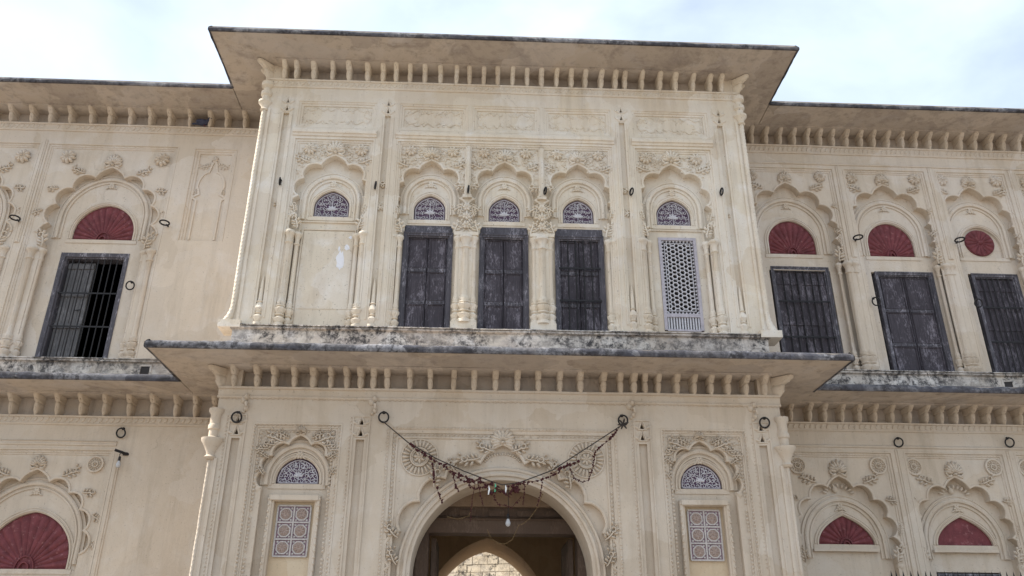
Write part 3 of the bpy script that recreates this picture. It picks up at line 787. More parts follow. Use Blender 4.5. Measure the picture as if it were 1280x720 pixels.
# three door niches with columns between
for i, cx in enumerate((-.88, .38, 1.64)):
    a, b = (-1.50, -.25, 1.01)[i], (-.25, 1.01, 2.27)[i]
    n_ = niche(U, 0, a, b, Z0u, Z1u, cx, 8.12, .535, 9.50, 9, rnd=(.44, 9.24, 8.5), tym=(cx, 8.405, .268, 8.89, .16), opening=(cx-.40, cx+.40, 6.362, 8.3),
              ros=[(cx-.36, 9.68), (cx+.36, 9.68)], rr=.105, rosn=8, crest=.95, scr=3, frame=False)
    filigree(n_, U, cx-.54, cx+.54, 8.85, Z1u-.12, cusp_arch(cx, 8.12, .535, 9.50, 9, Z0u), [(cx-.36, 9.68, .10), (cx+.36, 9.68, .10), (cx, 9.64, .12)], -.054, .075)
    tracery(cx, 8.405, .265, 8.885, 0, -.215, 10+i, .16)
    door(cx-.41, cx+.41, 6.365, 8.165, 0, -.215, bars=(i == 2), label='dark timber door behind an iron grille' if i == 2 else None, nv=4)
    for s_ in (-1, 1):
        link('scroll_leaf', scroll_mesh(U), n_, (cx+s_*.44, .05, 8.08), rot=(0, s_*1.2, 0), scale=(-s_*.8, 1.2, .95))
        link('scroll_leaf', scroll_mesh(U, 1), n_, (cx+s_*.50, .04, 8.42), rot=(0, s_*-.6, 0), scale=(s_*.5, 1, .7))
m = MB().sweep([(-1.5, Z0u), (-1.5, Z1u), (2.27, Z1u), (2.27, Z0u)], [(-.10, -.052), (-.09, -.036), (-.065, -.034), (-.06, -.02), (-.03, -.018), (-.025, .0), (-.002, .004), (0, -.06)], step=.3)
m.bead_line((-1.4, Z1u-.045), (2.17, Z1u-.045), .05, .014, -.02, .01)
m.build('frame_moulding', U, cw, 0)
for x in (-.25, 1.01):
    m = MB(); m.sweep([(x, 8.82), (x, 9.79)], [(-.055, -.055), (-.05, -.02), (-.03, -.012), (-.025, .006), (.025, .006), (.03, -.012), (.05, -.02), (.055, -.055)], step=.3)
    m.box(x-.075, x+.075, 8.76, 8.82, -.06, .012); m.build('mullion', U, cw, 0)
    MB().box(x-.20, x+.20, 8.04, 8.1, -.15, .0).build('abacus', U, cw, 0)
    MB().box(x-.205, x+.205, 6.362, 6.50, -.16, -.005).build('plinth', U, cw, 0)
    MB().plate(rect(x-.17, x+.17, 6.5, 8.05), (), -.2, -.13, .4).build('pier', U, cw, 0)
    for dx, r, d in ((0, .1, -.07), (-.135, .06, -.08), (.135, .06, -.08)): link('colonnette', column_mesh(1.55, r, U), cw, (x+dx, -d, 6.5))
    for k in range(3): link('key_flower', keyflower_mesh(U), cw, (x, .028, 8.24+.17*k), rot=(0, .5*k, 0), scale=(1.1, 1.6, 1.1))
for x, s_ in ((-1.40, 1), (2.17, -1)):
    MB().plate(rect(x-.1, x+.1, Z0u, 8.05), (), -.2, -.13, .4).build('pier', U, cw, 0)
    for dx, r in ((-.045*s_, .06), (.06*s_, .055)): link('colonnette', column_mesh(1.68, r, U), cw, (x+dx, .085, Z0u))
# base ledge
def ledge(x0, x1, z0, z1, Y0, d):
    m = MB().plate(rect(x0, x1, z0, z1-.07), (), d-.4, d, .12)
    o = m.build('ledge', 'ledge', palace, Y0)
    m = MB().sweep([(x0-.03, z1-.07), (x1+.03, z1-.07)], [(0, d-.3), (0, d+.02), (.012, d+.045), (.03, d+.05), (.036, d+.03), (.048, d+.03), (.052, d+.055), (.068, d+.05), (.07, d-.3)], step=.15)
    m.build('ledge_moulding', 'ledge', o, Y0)
    m = MB().bead_line((x0, z1-.012), (x1, z1-.012), .055, .018, d+.04, .018, .4); m.build('rope_trim', 'ledge', o, Y0, stuff=True)
    return o
ledge(XL+.05, XR-.05, 5.72, 6.36, 0, .04)
# corner strips: twisted leaf cord between two fillets
def corner(x, s_, z0, z1, mat, Y0, cap=None):
    m = MB(); n = int((z1-z0)/.014); rows = []
    for i in range(n+1):
        z = z0+(z1-z0)*i/n; row = []
        for j in range(14):
            a = 2*PI*j/14; tw = z*88; r = (.044 if cap is None else .026)*(1+.09*math.sin(3*a+tw)+.06*math.sin(4*a-tw*1.7)); flare = .10*max(0, 1-(z-z0)/.35)**2.2 if cap is None else 0
            row.append(m.p(x+s_*flare*.8+(r+flare*.3)*math.cos(a), z, -.01+flare*.3+(r+flare*.3)*math.sin(a)))
        rows.append(row)
    for A, B in zip(rows, rows[1:]):
        for j in range(14): m.f.append([A[j], A[(j+1) % 14], B[(j+1) % 14], B[j]])
    m.f.append(rows[0]); m.f.append(rows[-1])
    o = m.build('corner_cord', mat, palace, Y0, angle=70)
    m = MB().sweep([(x-s_*.09, z0), (x-s_*.09, z1)], [(-.025, -.002), (-.022, .022), (.022, .022), (.025, -.002)], step=.3)
    m.build('fillet', mat, o, Y0)
    return o
for x, s_ in ((XL, -1), (XR, 1)):
    o = corner(x, s_, 6.40, 10.45, U, 0)
    m = MB(); m.lathe(x, 10.40, -.01, [(.055, 0), (.08, .02), (.055, .05), (.075, .11), (.12, .16), (.12, .20), (.07, .21), (.07, .3), (.1, .33), (.1, .4), (.06, .41), (.06, .48), (.11, .52), (.11, .6)], 14)
    m.build('capital', U, o, 0)
    MB().box(x-.17, x+.17, 6.3, 6.42, -.3, .1).build('base_block', U, o, 0)

# ============================ lower storey of the centre block
Lm = 'lower'
GA = (XC+.005, 2.77, 1.285, 4.06)
nb = [(-3.29, -1.98), (2.74, 4.05)]
lgrv = [(-3.575, -3.455), (-1.77, -1.65), (2.41, 2.53), (4.215, 4.335)]
gate_hole = [(GA[0]-1.285, 0.02)]+round_arch(GA[0], 2.77, 1.285, 4.06, 44, .0)+[(GA[0]+1.285, 0.02)]
gf = (-1.32, 2.08, 4.80)
holes = [rect(a, b, 1.2, 4.84) for a, b in nb]+[rect(a, b, .8, 4.60) for a, b in lgrv]+[tear((a+b)/2, z, .032) for a, b in lgrv for z in (4.65, 4.82)]+[rect(gf[0], gf[1], .02, gf[2])]
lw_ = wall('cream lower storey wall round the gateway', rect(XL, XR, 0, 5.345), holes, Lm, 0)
for a, b in lgrv: MB().box(a-.02, b+.02, .78, 4.625, -.2, -.055, .4).build('groove_back', Lm, lw_, 0)
for a, b in lgrv:
    cx = (a+b)/2; link('vase', vase_mesh(Lm), lw_, (cx, -.002, 4.66), scale=(1.2, 1.1, 1.03))
    m = MB()
    for o_ in (a-.06, b+.06): m.sweep([(o_, .9), (o_, 4.95)], [(-.012, -.002), (-.01, .016), (.01, .016), (.012, -.002)], step=.3)
    m.sweep([(a-.06, 4.95), (b+.06, 4.95)], [(-.012, -.002), (-.01, .016), (.01, .016), (.012, -.002)])
    m.bead_line((a-.095, 1.0), (a-.095, 4.95), .055, .014, -.001, .016, .5)
    m.build('fillet', Lm, lw_, 0)
# gate panel with cusped arch
cus = [(x, z) for x, z in cusp_arch(GA[0], 2.35, 1.66, 4.56, 11, .02, 8, .30)]
m = MB(); poly = [(gf[0], .02), (gf[0], gf[2]), (gf[1], gf[2]), (gf[1], .02)]+cus[::-1]
m.plate(poly, (), -.14, -.035, None)
gx0 = GA[0]-1.285; gx1 = GA[0]+1.285
poly = [(gf[0], .02), (gf[0], 4.70), (gf[1], 4.70), (gf[1], .02)]+gate_hole[::-1]
m.plate(poly, (), -.8, -.12, None, back=True)
gate = m.build('gate_arch', Lm, palace, 0, label='broad cusped gateway arch')
MB().sweep(cus[1:-1], [(-.002, -.07), (-.002, -.02), (.014, -.008), (.034, -.012), (.042, -.037)]).build('cusp_edge', Lm, gate, 0)
c = round_arch(GA[0], 2.77, 1.285, 4.06, 48, .0, .02)
MB().sweep(c, [(-.004, -.3), (-.004, -.105), (.01, -.095), (.05, -.095), (.055, -.06), (.085, -.05), (.10, -.065), (.108, -.09), (.13, -.09), (.138, -.07), (.165, -.06), (.185, -.085), (.19, -.12)], step=.0 or None).build('arch_moulding', Lm, gate, 0)
fr = [(gf[0], .02), (gf[0], gf[2]), (gf[1], gf[2]), (gf[1], .02)]
m = MB().sweep(fr, [(-.17, -.037), (-.16, -.02), (-.14, -.018), (-.13, -.03), (-.09, -.03), (-.085, -.012), (-.04, -.008), (-.03, .004), (-.002, .006), (0, -.06)], step=.3)
for q, s2 in ((.11, .06), (.015, .05)):
    m.bead_line((gf[0]+q, .5), (gf[0]+q, gf[2]-q), s2, .02, -.02 if q > .1 else .003, .018, .5); m.bead_line((gf[0]+q, gf[2]-q), (gf[1]-q, gf[2]-q), s2, .02, -.02 if q > .1 else .003, .018, .5); m.bead_line((gf[1]-q, .5), (gf[1]-q, gf[2]-q), s2, .02, -.02 if q > .1 else .003, .018, .5)
m.build('frame_moulding', Lm, gate, 0)
for x in (-.83, 1.62): link('lotus_medallion', lotus_mesh(.27, Lm), gate, (x, .031, 4.36), scale=(1, .8, 1))
link('crest', crest_mesh(Lm, 11), gate, (GA[0], .03, 4.56), scale=(1.15, 1.5, 1.0))
for s_ in (-1, 1):
    for dx, z, sc, rt in ((.12, 4.46, .85, .25), (.34, 4.36, .95, .75), (.66, 4.14, .7, -.3), (.98, 3.92, .95, -1.1), (1.46, 3.22, .8, -.2), (1.46, 2.86, .75, -.5)):
        link('scroll_leaf', scroll_mesh(Lm), gate, (GA[0]+s_*dx, .032, z), rot=(0, s_*rt, 0), scale=(s_*sc, 2.0, sc))
m = MB()
for i in range(17):
    a = PI*(.12+.76*i/16); m.petal(GA[0]-.30*math.cos(a), 4.27+.2*math.sin(a), math.atan2(-math.sin(a), math.cos(a)), .05, .03, .02, -.115)
m.build('petal_fringe', Lm, gate, 0)
# side niches of the lower storey
for cx, (a, b) in ((-2.585, nb[0]), (3.33, nb[1])):
    n_ = niche(Lm, 0, a, b, 1.2, 4.84, cx, 3.9, .52, 4.66, 7, rnd=(.46, 4.54, 3.95), tym=(cx, 3.975, .315, 4.36, .08), ros=None, crest=.5, scr=2, dS=-.05, dB=-.15, opening=(cx-.30, cx+.30, 1.6, 3.73), key=True)
    tracery(cx, 3.975, .31, 4.355, 0, -.175, 20, .08)
    filigree(n_, Lm, a+.16, b-.15, 3.95, 4.70, cusp_arch(cx, 3.9, .52, 4.66, 7, 1.2), [], -.049, .07, .024)
    for k, (dx, z, sc, rt) in enumerate(((.16, 4.62, .55, .1), (.34, 4.52, .62, .5), (.42, 4.32, .5, 0), (.46, 4.08, .5, -.3))):
        for s_ in (-1, 1): link('scroll_leaf', scroll_mesh(Lm, k % 2), n_, (cx+s_*dx, .047, z), rot=(0, s_*rt, 0), scale=(s_*sc, 1.6, sc))
    m = MB()
    for q in (.035, .125):
        m.bead_line((a+q, 1.4), (a+q, 4.84-q), .055, .02, -.03 if q > .1 else -.004, .018, .5); m.bead_line((b-q, 1.4), (b-q, 4.84-q), .055, .02, -.03 if q > .1 else -.004, .018, .5); m.bead_line((a+q, 4.84-q), (b-q, 4.84-q), .055, .02, -.03 if q > .1 else -.004, .018, .5)
    m.build('rope_trim', Lm, n_, 0, stuff=True)
    columns(n_, Lm, [(cx-.53, -.09, 1.25, 3.92, .05), (cx+.53, -.09, 1.25, 3.92, .05)], 0)
    # framed opening with six pierced panes above bare plaster
    MB().sweep([(cx-.29, 1.5), (cx-.29, 3.72), (cx+.29, 3.72), (cx+.29, 1.5)], [(-.002, -.25), (-.002, -.11), (.02, -.1), (.03, -.08), (.07, -.075), (.08, -.13)], step=.3).build('reveal', Lm, n_, 0)
    m = MB()
    for s_ in (-1, 1):
        for k in range(24): m.petal(cx+s_*.355, 1.7+k*.088, PI/2, .05, .035, .02, -.08)
    m.build('studs', Lm, n_, 0, stuff=True)
    MB().box(cx-.34, cx+.34, 3.73, 3.80, -.14, -.06, .2).build('cornice', Lm, n_, 0)
    MB().plate(rect(cx-.32, cx+.32, 1.5, 3.76), (), -.3, -.20, .3).build('infill', 'sandpatch', n_, 0)
    pw = MB().plate(rect(cx-.235, cx+.235, 2.97, 3.66), (), -.21, -.185, None).build('pane_screen', 'fadedpurple', palace, 0, wobble=False, label='screen of six square panes with round brown medallions')
    for i in range(2):
        for j in range(3):
            x, z = cx-.1125+.225*i, 3.09+.23*j
            m = MB(); oc = [(x+.083*math.cos(-t), z+.083*math.sin(-t)) for t in [2*PI*k/8+.39 for k in range(8)]]
            m.plate(oc, (), -.19, -.172, None)
            for k in range(8): m.petal(x, z, k*PI/4, .07, .035, .012, -.172)
            m.build('medallion', 'brownmed', pw, 0, wobble=False)
            m = MB().sweep(oc, [(-.004, -.19), (-.004, -.168), (.012, -.168), (.014, -.19)], True)
            for sx in (-1, 1):
                for sz in (-1, 1): m.petal(x+sx*.062, z+sz*.066, math.atan2(sz, sx), .04, .035, .012, -.186)
            m.build('rim', 'fadedwhite', pw, 0, wobble=False)
    m = MB()
    for x in (cx-.232, cx, cx+.232): m.box(x-.011, x+.011, 2.97, 3.66, -.19, -.168)
    for j in range(4): m.box(cx-.232, cx+.232, 2.962+.232*j, 2.984+.232*j, -.19, -.1665)
    m.build('grid', 'fadedwhite', pw, 0, wobble=False)
# corner columns with bell capitals
for x, s_ in ((XL, -1), (XR, 1)):
    o = corner(x, s_, .1, 4.30, Lm, 0, cap=1)
    m = MB(); m.lathe(x, 4.28, -.01, [(.06, 0), (.09, .03), (.06, .06), (.065, .1), (.115, .2), (.155, .26), (.16, .30), (.1, .31), (.07, .33), (.07, .42), (.09, .44), (.09, .5), (.075, .52), (.08, .66), (.11, .70), (.11, .75)], 16)
    m.build('capital', Lm, o, 0)

# ============================ wings
def wing_wall(x0, x1, z0, z1, holes, mat, lab): return wall(lab, rect(x0, x1, z0, z1), holes, mat, SB, .3)
W = 'wing'
# upper left: two bays and a blind ogee niche
ULb = [(-10.86, -8.42, -9.62), (-8.31, -5.83, -7.02)]
onx = (-5.53, -4.72, 8.62, 10.62)
holes = [rect(a, b, 6.30, 10.66) for a, b, c in ULb]+[rect(*onx)]
ulw = wing_wall(OUTL, XL+.02, 6.24, 11.07, holes, W, 'upper wall of the wing with the open barred window')
for a, b, cx in ULb:
    n_ = niche(W, SB, a, b, 6.30, 10.66, cx, 8.55, .98, 10.16, 9, rnd=(.80, 9.98, 8.70), tym=(cx+.04, 8.69, .55, 9.42, .05), opening=(cx-.60, cx+.60, 6.302, 8.41), ros=[(cx-.86, 10.36), (cx+.90, 10.35)], rr=.15, rosn=9,
              crest=1.05, scr=3, dB=-.20)
    fan(cx+.04, 8.69, .545, 9.415, SB, -.225, .05, 15)
    for s_ in (-1, 1):
        columns(n_, W, [(cx+s_*1.06, -.05, 6.30, 8.42, .085), (cx+s_*.90, -.10, 6.30, 8.42, .06)], SB)
        link('scroll_leaf', scroll_mesh(W), n_, (cx+s_*.92, .05, 8.45), rot=(0, s_*1.1, 0), scale=(-s_*1.0, 1.3, 1.1))
open_window(-7.63, -6.41, 6.305, 8.41, SB, -.24)
door(-10.2, -9.02, 6.305, 8.41, SB, -.24, bars=True, lintel=False, nv=6)
# ogee niche
a, b, c, e = onx; m = MB().plate(rect(a-.02, b+.02, c-.02, e+.02), (), -.2, -.055, .3)
m.sweep([(a, c), (a, e), (b, e), (b, c)], [(-.11, -.056), (-.105, -.035), (-.065, -.03), (-.06, -.015), (-.02, -.012), (-.016, .006), (.0, .008), (.004, -.1)], step=.3)
og = m.build('ogee_niche', W, palace, SB, label='tall blind niche panel with an ogee arch')
cx = (a+b)/2
def ogee(cx, zs, hw, za):
    L_ = [(cx-hw*.74, c+.03), (cx-hw*.74, zs-.22), (cx-hw, zs-.17), (cx-hw*.62, zs-.10), (cx-hw*.72, zs+.02)]
    for i in range(9): t = i/8; L_.append((cx-hw*(.80*math.cos(t*1.25)**.9 if t < 1 else .24), zs+.06+.33*math.sin(t*1.35)))
    L_ += [(cx-hw*.12, za-.07), (cx-.01, za)]
    return L_
half = ogee(cx, 9.72, .30, 10.34); cur = half+[(2*cx-x, z) for x, z in half[::-1]]
MB().sweep(cur, [(-.012, -.058), (-.010, -.035), (.008, -.03), (.026, -.035), (.03, -.058)]).build('ogee_edge', W, og, SB)
link('crest', crest_mesh(W, 5), og, (cx, .056, 10.33), scale=(.45, .8, .55))
for s_ in (-1, 1): link('scroll_leaf', scroll_mesh(W), og, (cx+s_*.06, .056, 10.28), rot=(0, s_*.9, 0), scale=(s_*.7, .9, .7)); link('scroll_leaf', scroll_mesh(W, 1), og, (cx+s_*.24, .056, 9.6), rot=(0, s_*-.6, 0), scale=(s_*.4, .9, .6))
# upper right: four bays
URb = [(5.06, 6.93, 5.93), (7.10, 8.78, 7.88), (8.97, 10.42, 9.62), (10.60, 12.05, 11.33)]
holes = [rect(a, b, 6.30, 10.58) for a, b, c in URb]
urw = wing_wall(XR-.02, OUTR, 6.24, 11.05, holes, W, 'upper wall of the wing with the row of maroon fanlights')
for i, (a, b, cx) in enumerate(URb):
    hw = (.86, .80, .70, .70)[i]
    n_ = niche(W, SB, a, b, 6.30, 10.58, cx, 8.62, hw, 10.23, 9, rnd=(hw*.82, 9.92, 8.74), tym=(cx+(.02, .0, .05, .05)[i], (8.73, 8.73, 8.75, 8.75)[i], (.46, .45, .40, .4)[i], (9.465, 9.465, 9.42, 9.42)[i], .05), opening=(cx-.50+(.0 if i < 2 else .14), cx+.66-(0 if i < 2 else .10), 6.302, 8.40),
              ros=[(cx-hw*.76, 10.37), (cx+hw*.82, 10.38)], rr=.125, rosn=(12, 9, 8, 9)[i], crest=.9, scr=3, dB=-.20)
    if i < 2: fan(cx+(.02, .0)[i], 8.73, (.455, .445)[i], 9.46, SB, -.225, .02, 15)
    else:
        MB().plate(stilt(cx+.05, 8.75, .40, 9.42, 26, .05), (), -.36, -.25, None).build('infill', W, n_, SB)
        fan(cx+.05, 8.81, .285, 9.37, SB, -.21, n=15, disc=True)
    x0, x1 = (5.46, 7.45, 9.32, 11.05)[i], (6.57, 8.57, 10.22, 11.95)[i]
    door(x0, x1, 6.305, 8.47 if i == 0 else 8.41, SB, -.24, bars=(i != 1), lintel=(i == 0), label=(None, 'dark timber door without a grille', None, None)[i], nv=6, planks=(i != 1))
    for s_ in (-1, 1):
        columns(n_, W, [(cx+s_*hw*1.10, -.04, 6.30, 8.50, .08), (cx+s_*hw*.93, -.10, 6.30, 8.50, .055)], SB)
        link('scroll_leaf', scroll_mesh(W), n_, (cx+s_*hw*.95, .05, 8.52), rot=(0, s_*1.1, 0), scale=(-s_*1.0, 1.3, 1.1))
        link('scroll_leaf', scroll_mesh(W, 1), n_, (cx+s_*hw*1.02, .05, 8.9), rot=(0, s_*-.5, 0), scale=(s_*.5, 1, .8))
# lower left: one bay
LLb = (-8.25, -5.86, -7.05)
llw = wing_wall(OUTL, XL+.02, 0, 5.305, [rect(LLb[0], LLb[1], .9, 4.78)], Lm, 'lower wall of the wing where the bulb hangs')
cx = LLb[2]
n_ = niche(Lm, SB, LLb[0], LLb[1], .9, 4.78, cx, 3.15, 1.0, 4.44, 9, rnd=(.86, 4.26, 3.0), tym=(cx+.06, 2.93, .66, 3.80, .09), opening=(cx-.6, cx+.6, 1.0, 2.62), ros=[(cx-.92, 4.53), (cx+.90, 4.53)], rr=.14, roskind='disc', crest=.8, scr=4, dB=-.20)
fan(cx+.06, 2.93, .655, 3.79, SB, -.225, .09, 15)
door(cx-.55, cx+.62, 1.0, 2.62, SB, -.25, bars=True, lintel=False, nv=6)
# lower right: two bays and the start of a third
LRb = [(5.18, 7.03, 6.06), (7.22, 8.97, 8.05), (9.14, 10.9, 10.0)]
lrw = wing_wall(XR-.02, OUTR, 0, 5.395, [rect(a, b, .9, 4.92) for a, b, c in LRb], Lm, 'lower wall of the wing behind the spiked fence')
for i, (a, b, cx) in enumerate(LRb):
    n_ = niche(Lm, SB, a, b, .9, 4.92, cx, 3.2, .80, 4.50, 9, rnd=(.66, 4.16, 3.2), tym=(cx+.03, 3.42, .47, 3.88, .28), opening=None if i == 0 else (cx-.56, cx+.50, 1.0, 3.0), ros=[(cx-.68, 4.67), (cx+.70, 4.68)], rr=.15, roskind='disc', crest=1.0, scr=3, dB=-.20)
    fan(cx+.03, 3.42, .465, 3.875, SB, -.225, .28, 11, plain=(i == 1))
    MB().box(cx-.56, cx+.52, 3.30, 3.345, -.2, -.12, .3).build('sill', Lm, n_, SB)
    if i: door(cx-.56, cx+.50, 1.0, 2.98, SB, -.25, bars=True, lintel=False, nv=6)
    m = MB(); hw = .36
    for k in range(9): a_ = PI*(.1+.8*k/8); m.petal(cx-.20*math.cos(a_), 4.20+.12*math.sin(a_), math.atan2(math.sin(a_), -math.cos(a_)), .09, .04, .025, -.158)
    m.petal(cx-.05, 4.24, PI/2, .12, .09, .03, -.158); m.build('palmette', Lm, n_, SB)
    for s_ in (-1, 1):
        columns(n_, Lm, [(cx+s_*.80, -.1, .9, 3.1, .055)], SB)
        link('scroll_leaf', scroll_mesh(Lm), n_, (cx+s_*.76, .05, 3.12), rot=(0, s_*1.1, 0), scale=(-s_*.8, 1.2, .9))
        link('scroll_leaf', scroll_mesh(Lm, 1), n_, (cx+s_*.86, .045, 3.55), rot=(0, s_*-.5, 0), scale=(s_*.4, 1, .7))
# pilaster strips on the wings
for x, z0, z1, mt, wl in ((-8.365, 8.5, 10.7, W, ulw), (7.015, 8.6, 10.62, W, urw), (8.875, 8.6, 10.62, W, urw), (10.51, 8.6, 10.62, W, urw), (7.125, 1, 4.95, Lm, lrw), (9.055, 1, 4.95, Lm, lrw), (-5.80, 1, 4.6, Lm, llw)):
    MB().sweep([(x, z0), (x, z1)], [(-.05, -.002), (-.045, .016), (-.02, .018), (-.015, .03), (.015, .03), (.02, .018), (.045, .016), (.05, -.002)], step=.3).build('pilaster_strip', mt, wl, SB)
m = MB()
for a, b in ((OUTL, -5.86),): m.sweep([(a, 4.86), (b, 4.86)], [(-.04, -.002), (-.035, .02), (-.01, .025), (.0, .012), (.02, .014), (.03, .03), (.045, -.002)], step=.3)
m.build('string_course', Lm, llw, SB)
m = MB(); m.sweep([(XR, 5.0), (OUTR, 5.0)], [(-.03, -.002), (-.025, .02), (.0, .025), (.01, .012), (.03, -.002)], step=.3); m.build('string_course', Lm, lrw, SB)
m = MB(); m.sweep([(XR, 10.66), (OUTR, 10.66)], [(-.03, -.002), (-.025, .02), (.0, .025), (.01, .012), (.03, -.002)], step=.3); m.build('string_course', W, urw, SB)
lgl = ledge(OUTL, XL+.02, 5.72, 6.30, SB, .05); lgr = ledge(XR-.02, OUTR, 5.72, 6.34, SB, .05)
for lg, x in ((lgl, -5.62), (lgr, 9.32)):
    MB().box(x-.075, x+.075, 5.98, 6.17, .0, .056).build('drain_shade', 'void', lg, SB)  # solid dark block: the shade inside the drain opening put in as colour
    m = MB(); m.sweep(rect(x-.075, x+.075, 5.98, 6.17), [(0, .05), (0, .07), (.03, .065), (.035, .05)], True); m.build('drain_rim', 'ledge', lg, SB)

# ---- trims under the brackets ------------------------------------------------
def trim(wl, x0, x1, z0, z1, Y0, mat):
    m = MB(); m.sweep([(x0, z0), (x1, z0)], [(0, -.01), (.0, .02), (.025, .03), (.03, .018), (z1-z0-.03, .022), (z1-z0-.025, .045), (z1-z0, .05), (z1-z0, -.01)], step=.3)
    m.build('trim_band', mat, wl, Y0)
    m = MB(); n = int((x1-x0)/.095); zc = (z0+z1)/2+.002; h = z1-z0-.055
    for i in range(n):
        x = x0+(x1-x0)*(i+.5)/n
        if random.random() < .04: continue
        m.petal(x-.03, zc-h*.42, 1.05, h*1.15, .055, .028, .014, n=8, m=2)
    m.build('leaf_trim', mat, wl, Y0, stuff=True)
trim(cw, XL, XR, 10.92, 11.08, 0, U); trim(ulw, OUTL, XL, 10.92, 11.08, SB, W); trim(urw, XR, OUTR, 10.88, 11.06, SB, W)
trim(llw, OUTL, XL, 5.16, 5.31, SB, Lm); trim(lrw, XR, OUTR, 5.25, 5.40, SB, Lm)
m = MB().sweep([(XL-.02, 5.20), (XR+.02, 5.20)], [(0, -.01), (0, .02), (.012, .03), (.03, .03), (.04, .012), (.13, .02), (.14, .05), (.17, .05), (.17, -.01)], step=.3)
m.bead_line((XL, 5.20), (XR, 5.20), .075, .022, .01, .025); m.build('trim_band', Lm, lw_, 0)

# ---- eaves --------------------------------------------------------------------
def eave(name, x0, x1, y0, y1, zb, mat, brs, Y0, bmat, lab, rim_faces, zwall):
    """level slab x0..x1, y0..y1 with its weathered rim and corbels"""
    nx = max(2, int((x1-x0)/.25)); t = .07
    m = MB()
    m.box(x0+.015, x1-.015, zb, zb+.10, -y1, -y0-.015)
    m2 = m
    # sloping weathering on top
    a = [m.p(x0+.015, zb+.1, -y0-.015), m.p(x1-.015, zb+.1, -y0-.015), m.p(x1-.015, zb+.28, -y1), m.p(x0+.015, zb+.28, -y1)]; m.f.append(a)
    o = m.build('eave', mat, palace, 0, wobble=False, label=lab)
    tk = .075 if zb > 8 else .10
    def rimstrip(p0, p1):
        ln = math.hypot(p1[0]-p0[0], p1[1]-p0[1]); n = int(ln/.05); ux, uy = (p1[0]-p0[0])/ln, (p1[1]-p0[1])/ln; nx_, ny_ = uy, -ux; m = MB(); rows = []
        for i in range(n+1):
            q = i/n*ln; x, y = p0[0]+ux*q, p0[1]+uy*q; v = Vector((x*1.0, y, zb))
            f1 = noise.noise(v*2.2)*.014+noise.noise(v*9)*.013+noise.noise(v*.7)*.01; f2 = noise.noise(v*2.7+Vector((9, 0, 0)))*.018+noise.noise(v*11+Vector((4, 0, 0)))*.014+noise.noise(v*.7)*.01; f3 = noise.noise(v*7+Vector((0, 5, 0)))*.008
            row = []
            for off, z in ((-.03, zb-.004), (.004+f3, zb-.006+f1*.6), (.016+f3, zb+.016+f1), (.014+f3, zb+tk*.75+f2), (-.01, zb+tk+f2), (-.05, zb+tk+.02)):
                row.append(m.p(x+nx_*off, z, -(y+ny_*off)))
            rows.append(row)
        for A, B in zip(rows, rows[1:]):
            for j in range(5): m.f.append([A[j], B[j], B[j+1], A[j+1]])
        m.build('rim', 'rim', o, 0, wobble=False, loc=(0, 0, 0), angle=60)
    for p0, p1 in rim_faces: rimstrip(p0, p1)
    if Y0 or True:
        bx0, bx1 = (x0+.9, x1-.9) if Y0 == 0 else ((x0, XL) if x0 < 0 else (XR, x1))
        MB().box(bx0+.1, bx1-.1, zb-.028, zb-.001, -.3, .225, .3).build('bearing_slab', mat, o, Y0, loc=(0, Y0, 0))
    for it in brs:
        x, yy, rz, sc = it; link('bracket', bracket_mesh(bmat, .31 if rz == 0 else .02), o, (x+(random.uniform(-.012, .012) if rz == 0 else 0), yy, zwall), rot=(0, random.uniform(-.03, .03), rz+random.uniform(-.04, .04)), scale=(sc*random.uniform(.88, 1.1), sc*random.uniform(.86, 1.05), (zb-zwall-.012)/.345*random.uniform(.985, 1.02)))
    return o
OV = .87; EX0, EX1 = XL-OV, XR+OV; YW = SB-OV
UC = [-3.57, -3.36, -3.05, -2.73, -2.42, -2.11, -1.82, -1.6, -1.35, -1.07, -0.8, -0.52, -0.26, -0.01, 0.24, 0.5, 0.78, 1.02, 1.3, 1.57, 1.83, 2.1, 2.37, 2.55, 2.85, 3.17, 3.48, 3.79, 4.1, 4.32]
LC = [-3.65, -3.31, -3.05, -2.75, -2.47, -2.22, -1.97, -1.76, -1.57, -1.37, -1.03, -0.71, -0.38, -0.06, 0.27, 0.6, 0.92, 1.25, 1.57, 1.9, 2.18, 2.37, 2.56, 2.74, 3.04, 3.31, 3.57, 3.82, 4.09, 4.38]
UL = [-10.5, -10.1, -9.8, -9.46, -9.1, -8.72, -8.37, -7.98, -7.6, -7.24, -6.87, -6.48, -6.09, -5.7, -5.34, -5.01, -4.65, -4.28]
UR = [5.09, 5.36, 5.63, 5.93, 6.2, 6.48, 6.75, 7.01, 7.29, 7.58, 7.84, 8.12, 8.42, 8.69, 8.98, 9.3, 9.61, 9.92, 10.23, 10.5, 10.81, 11.1, 11.4, 11.7]
LL = [-8.9, -8.5, -8.09, -7.68, -7.27, -6.92, -6.54, -6.17, -5.75, -5.38, -5.01, -4.67, -4.38]
LR = [5.04, 5.36, 5.67, 5.96, 6.26, 6.55, 6.83, 7.13, 7.42, 7.73, 8.0, 8.26, 8.53, 8.82, 9.1, 9.38, 9.68, 9.96]
def sides(xl, xr): 
    o = []
    for y in (.12, .45, .78, 1.1): o += [(xl, y, -PI/2, 1), (xr, y, PI/2, 1)]
    return o+[(xl+.02, .02, -PI/4, 1.35), (xr-.02, .02, PI/4, 1.35)]
Ztop, Zlow = 11.40, 5.665
eave('eave', EX0, EX1, -OV, SB+.3, Ztop, 'soffit', [(x, 0, 0, 1) for x in UC]+sides(XL, XR), 0, U, 'deep upper eave of the projecting centre block', [((EX0, -OV), (EX1, -OV)), ((EX1, -OV), (EX1, YW)), ((EX0, YW), (EX0, -OV))], 11.07)
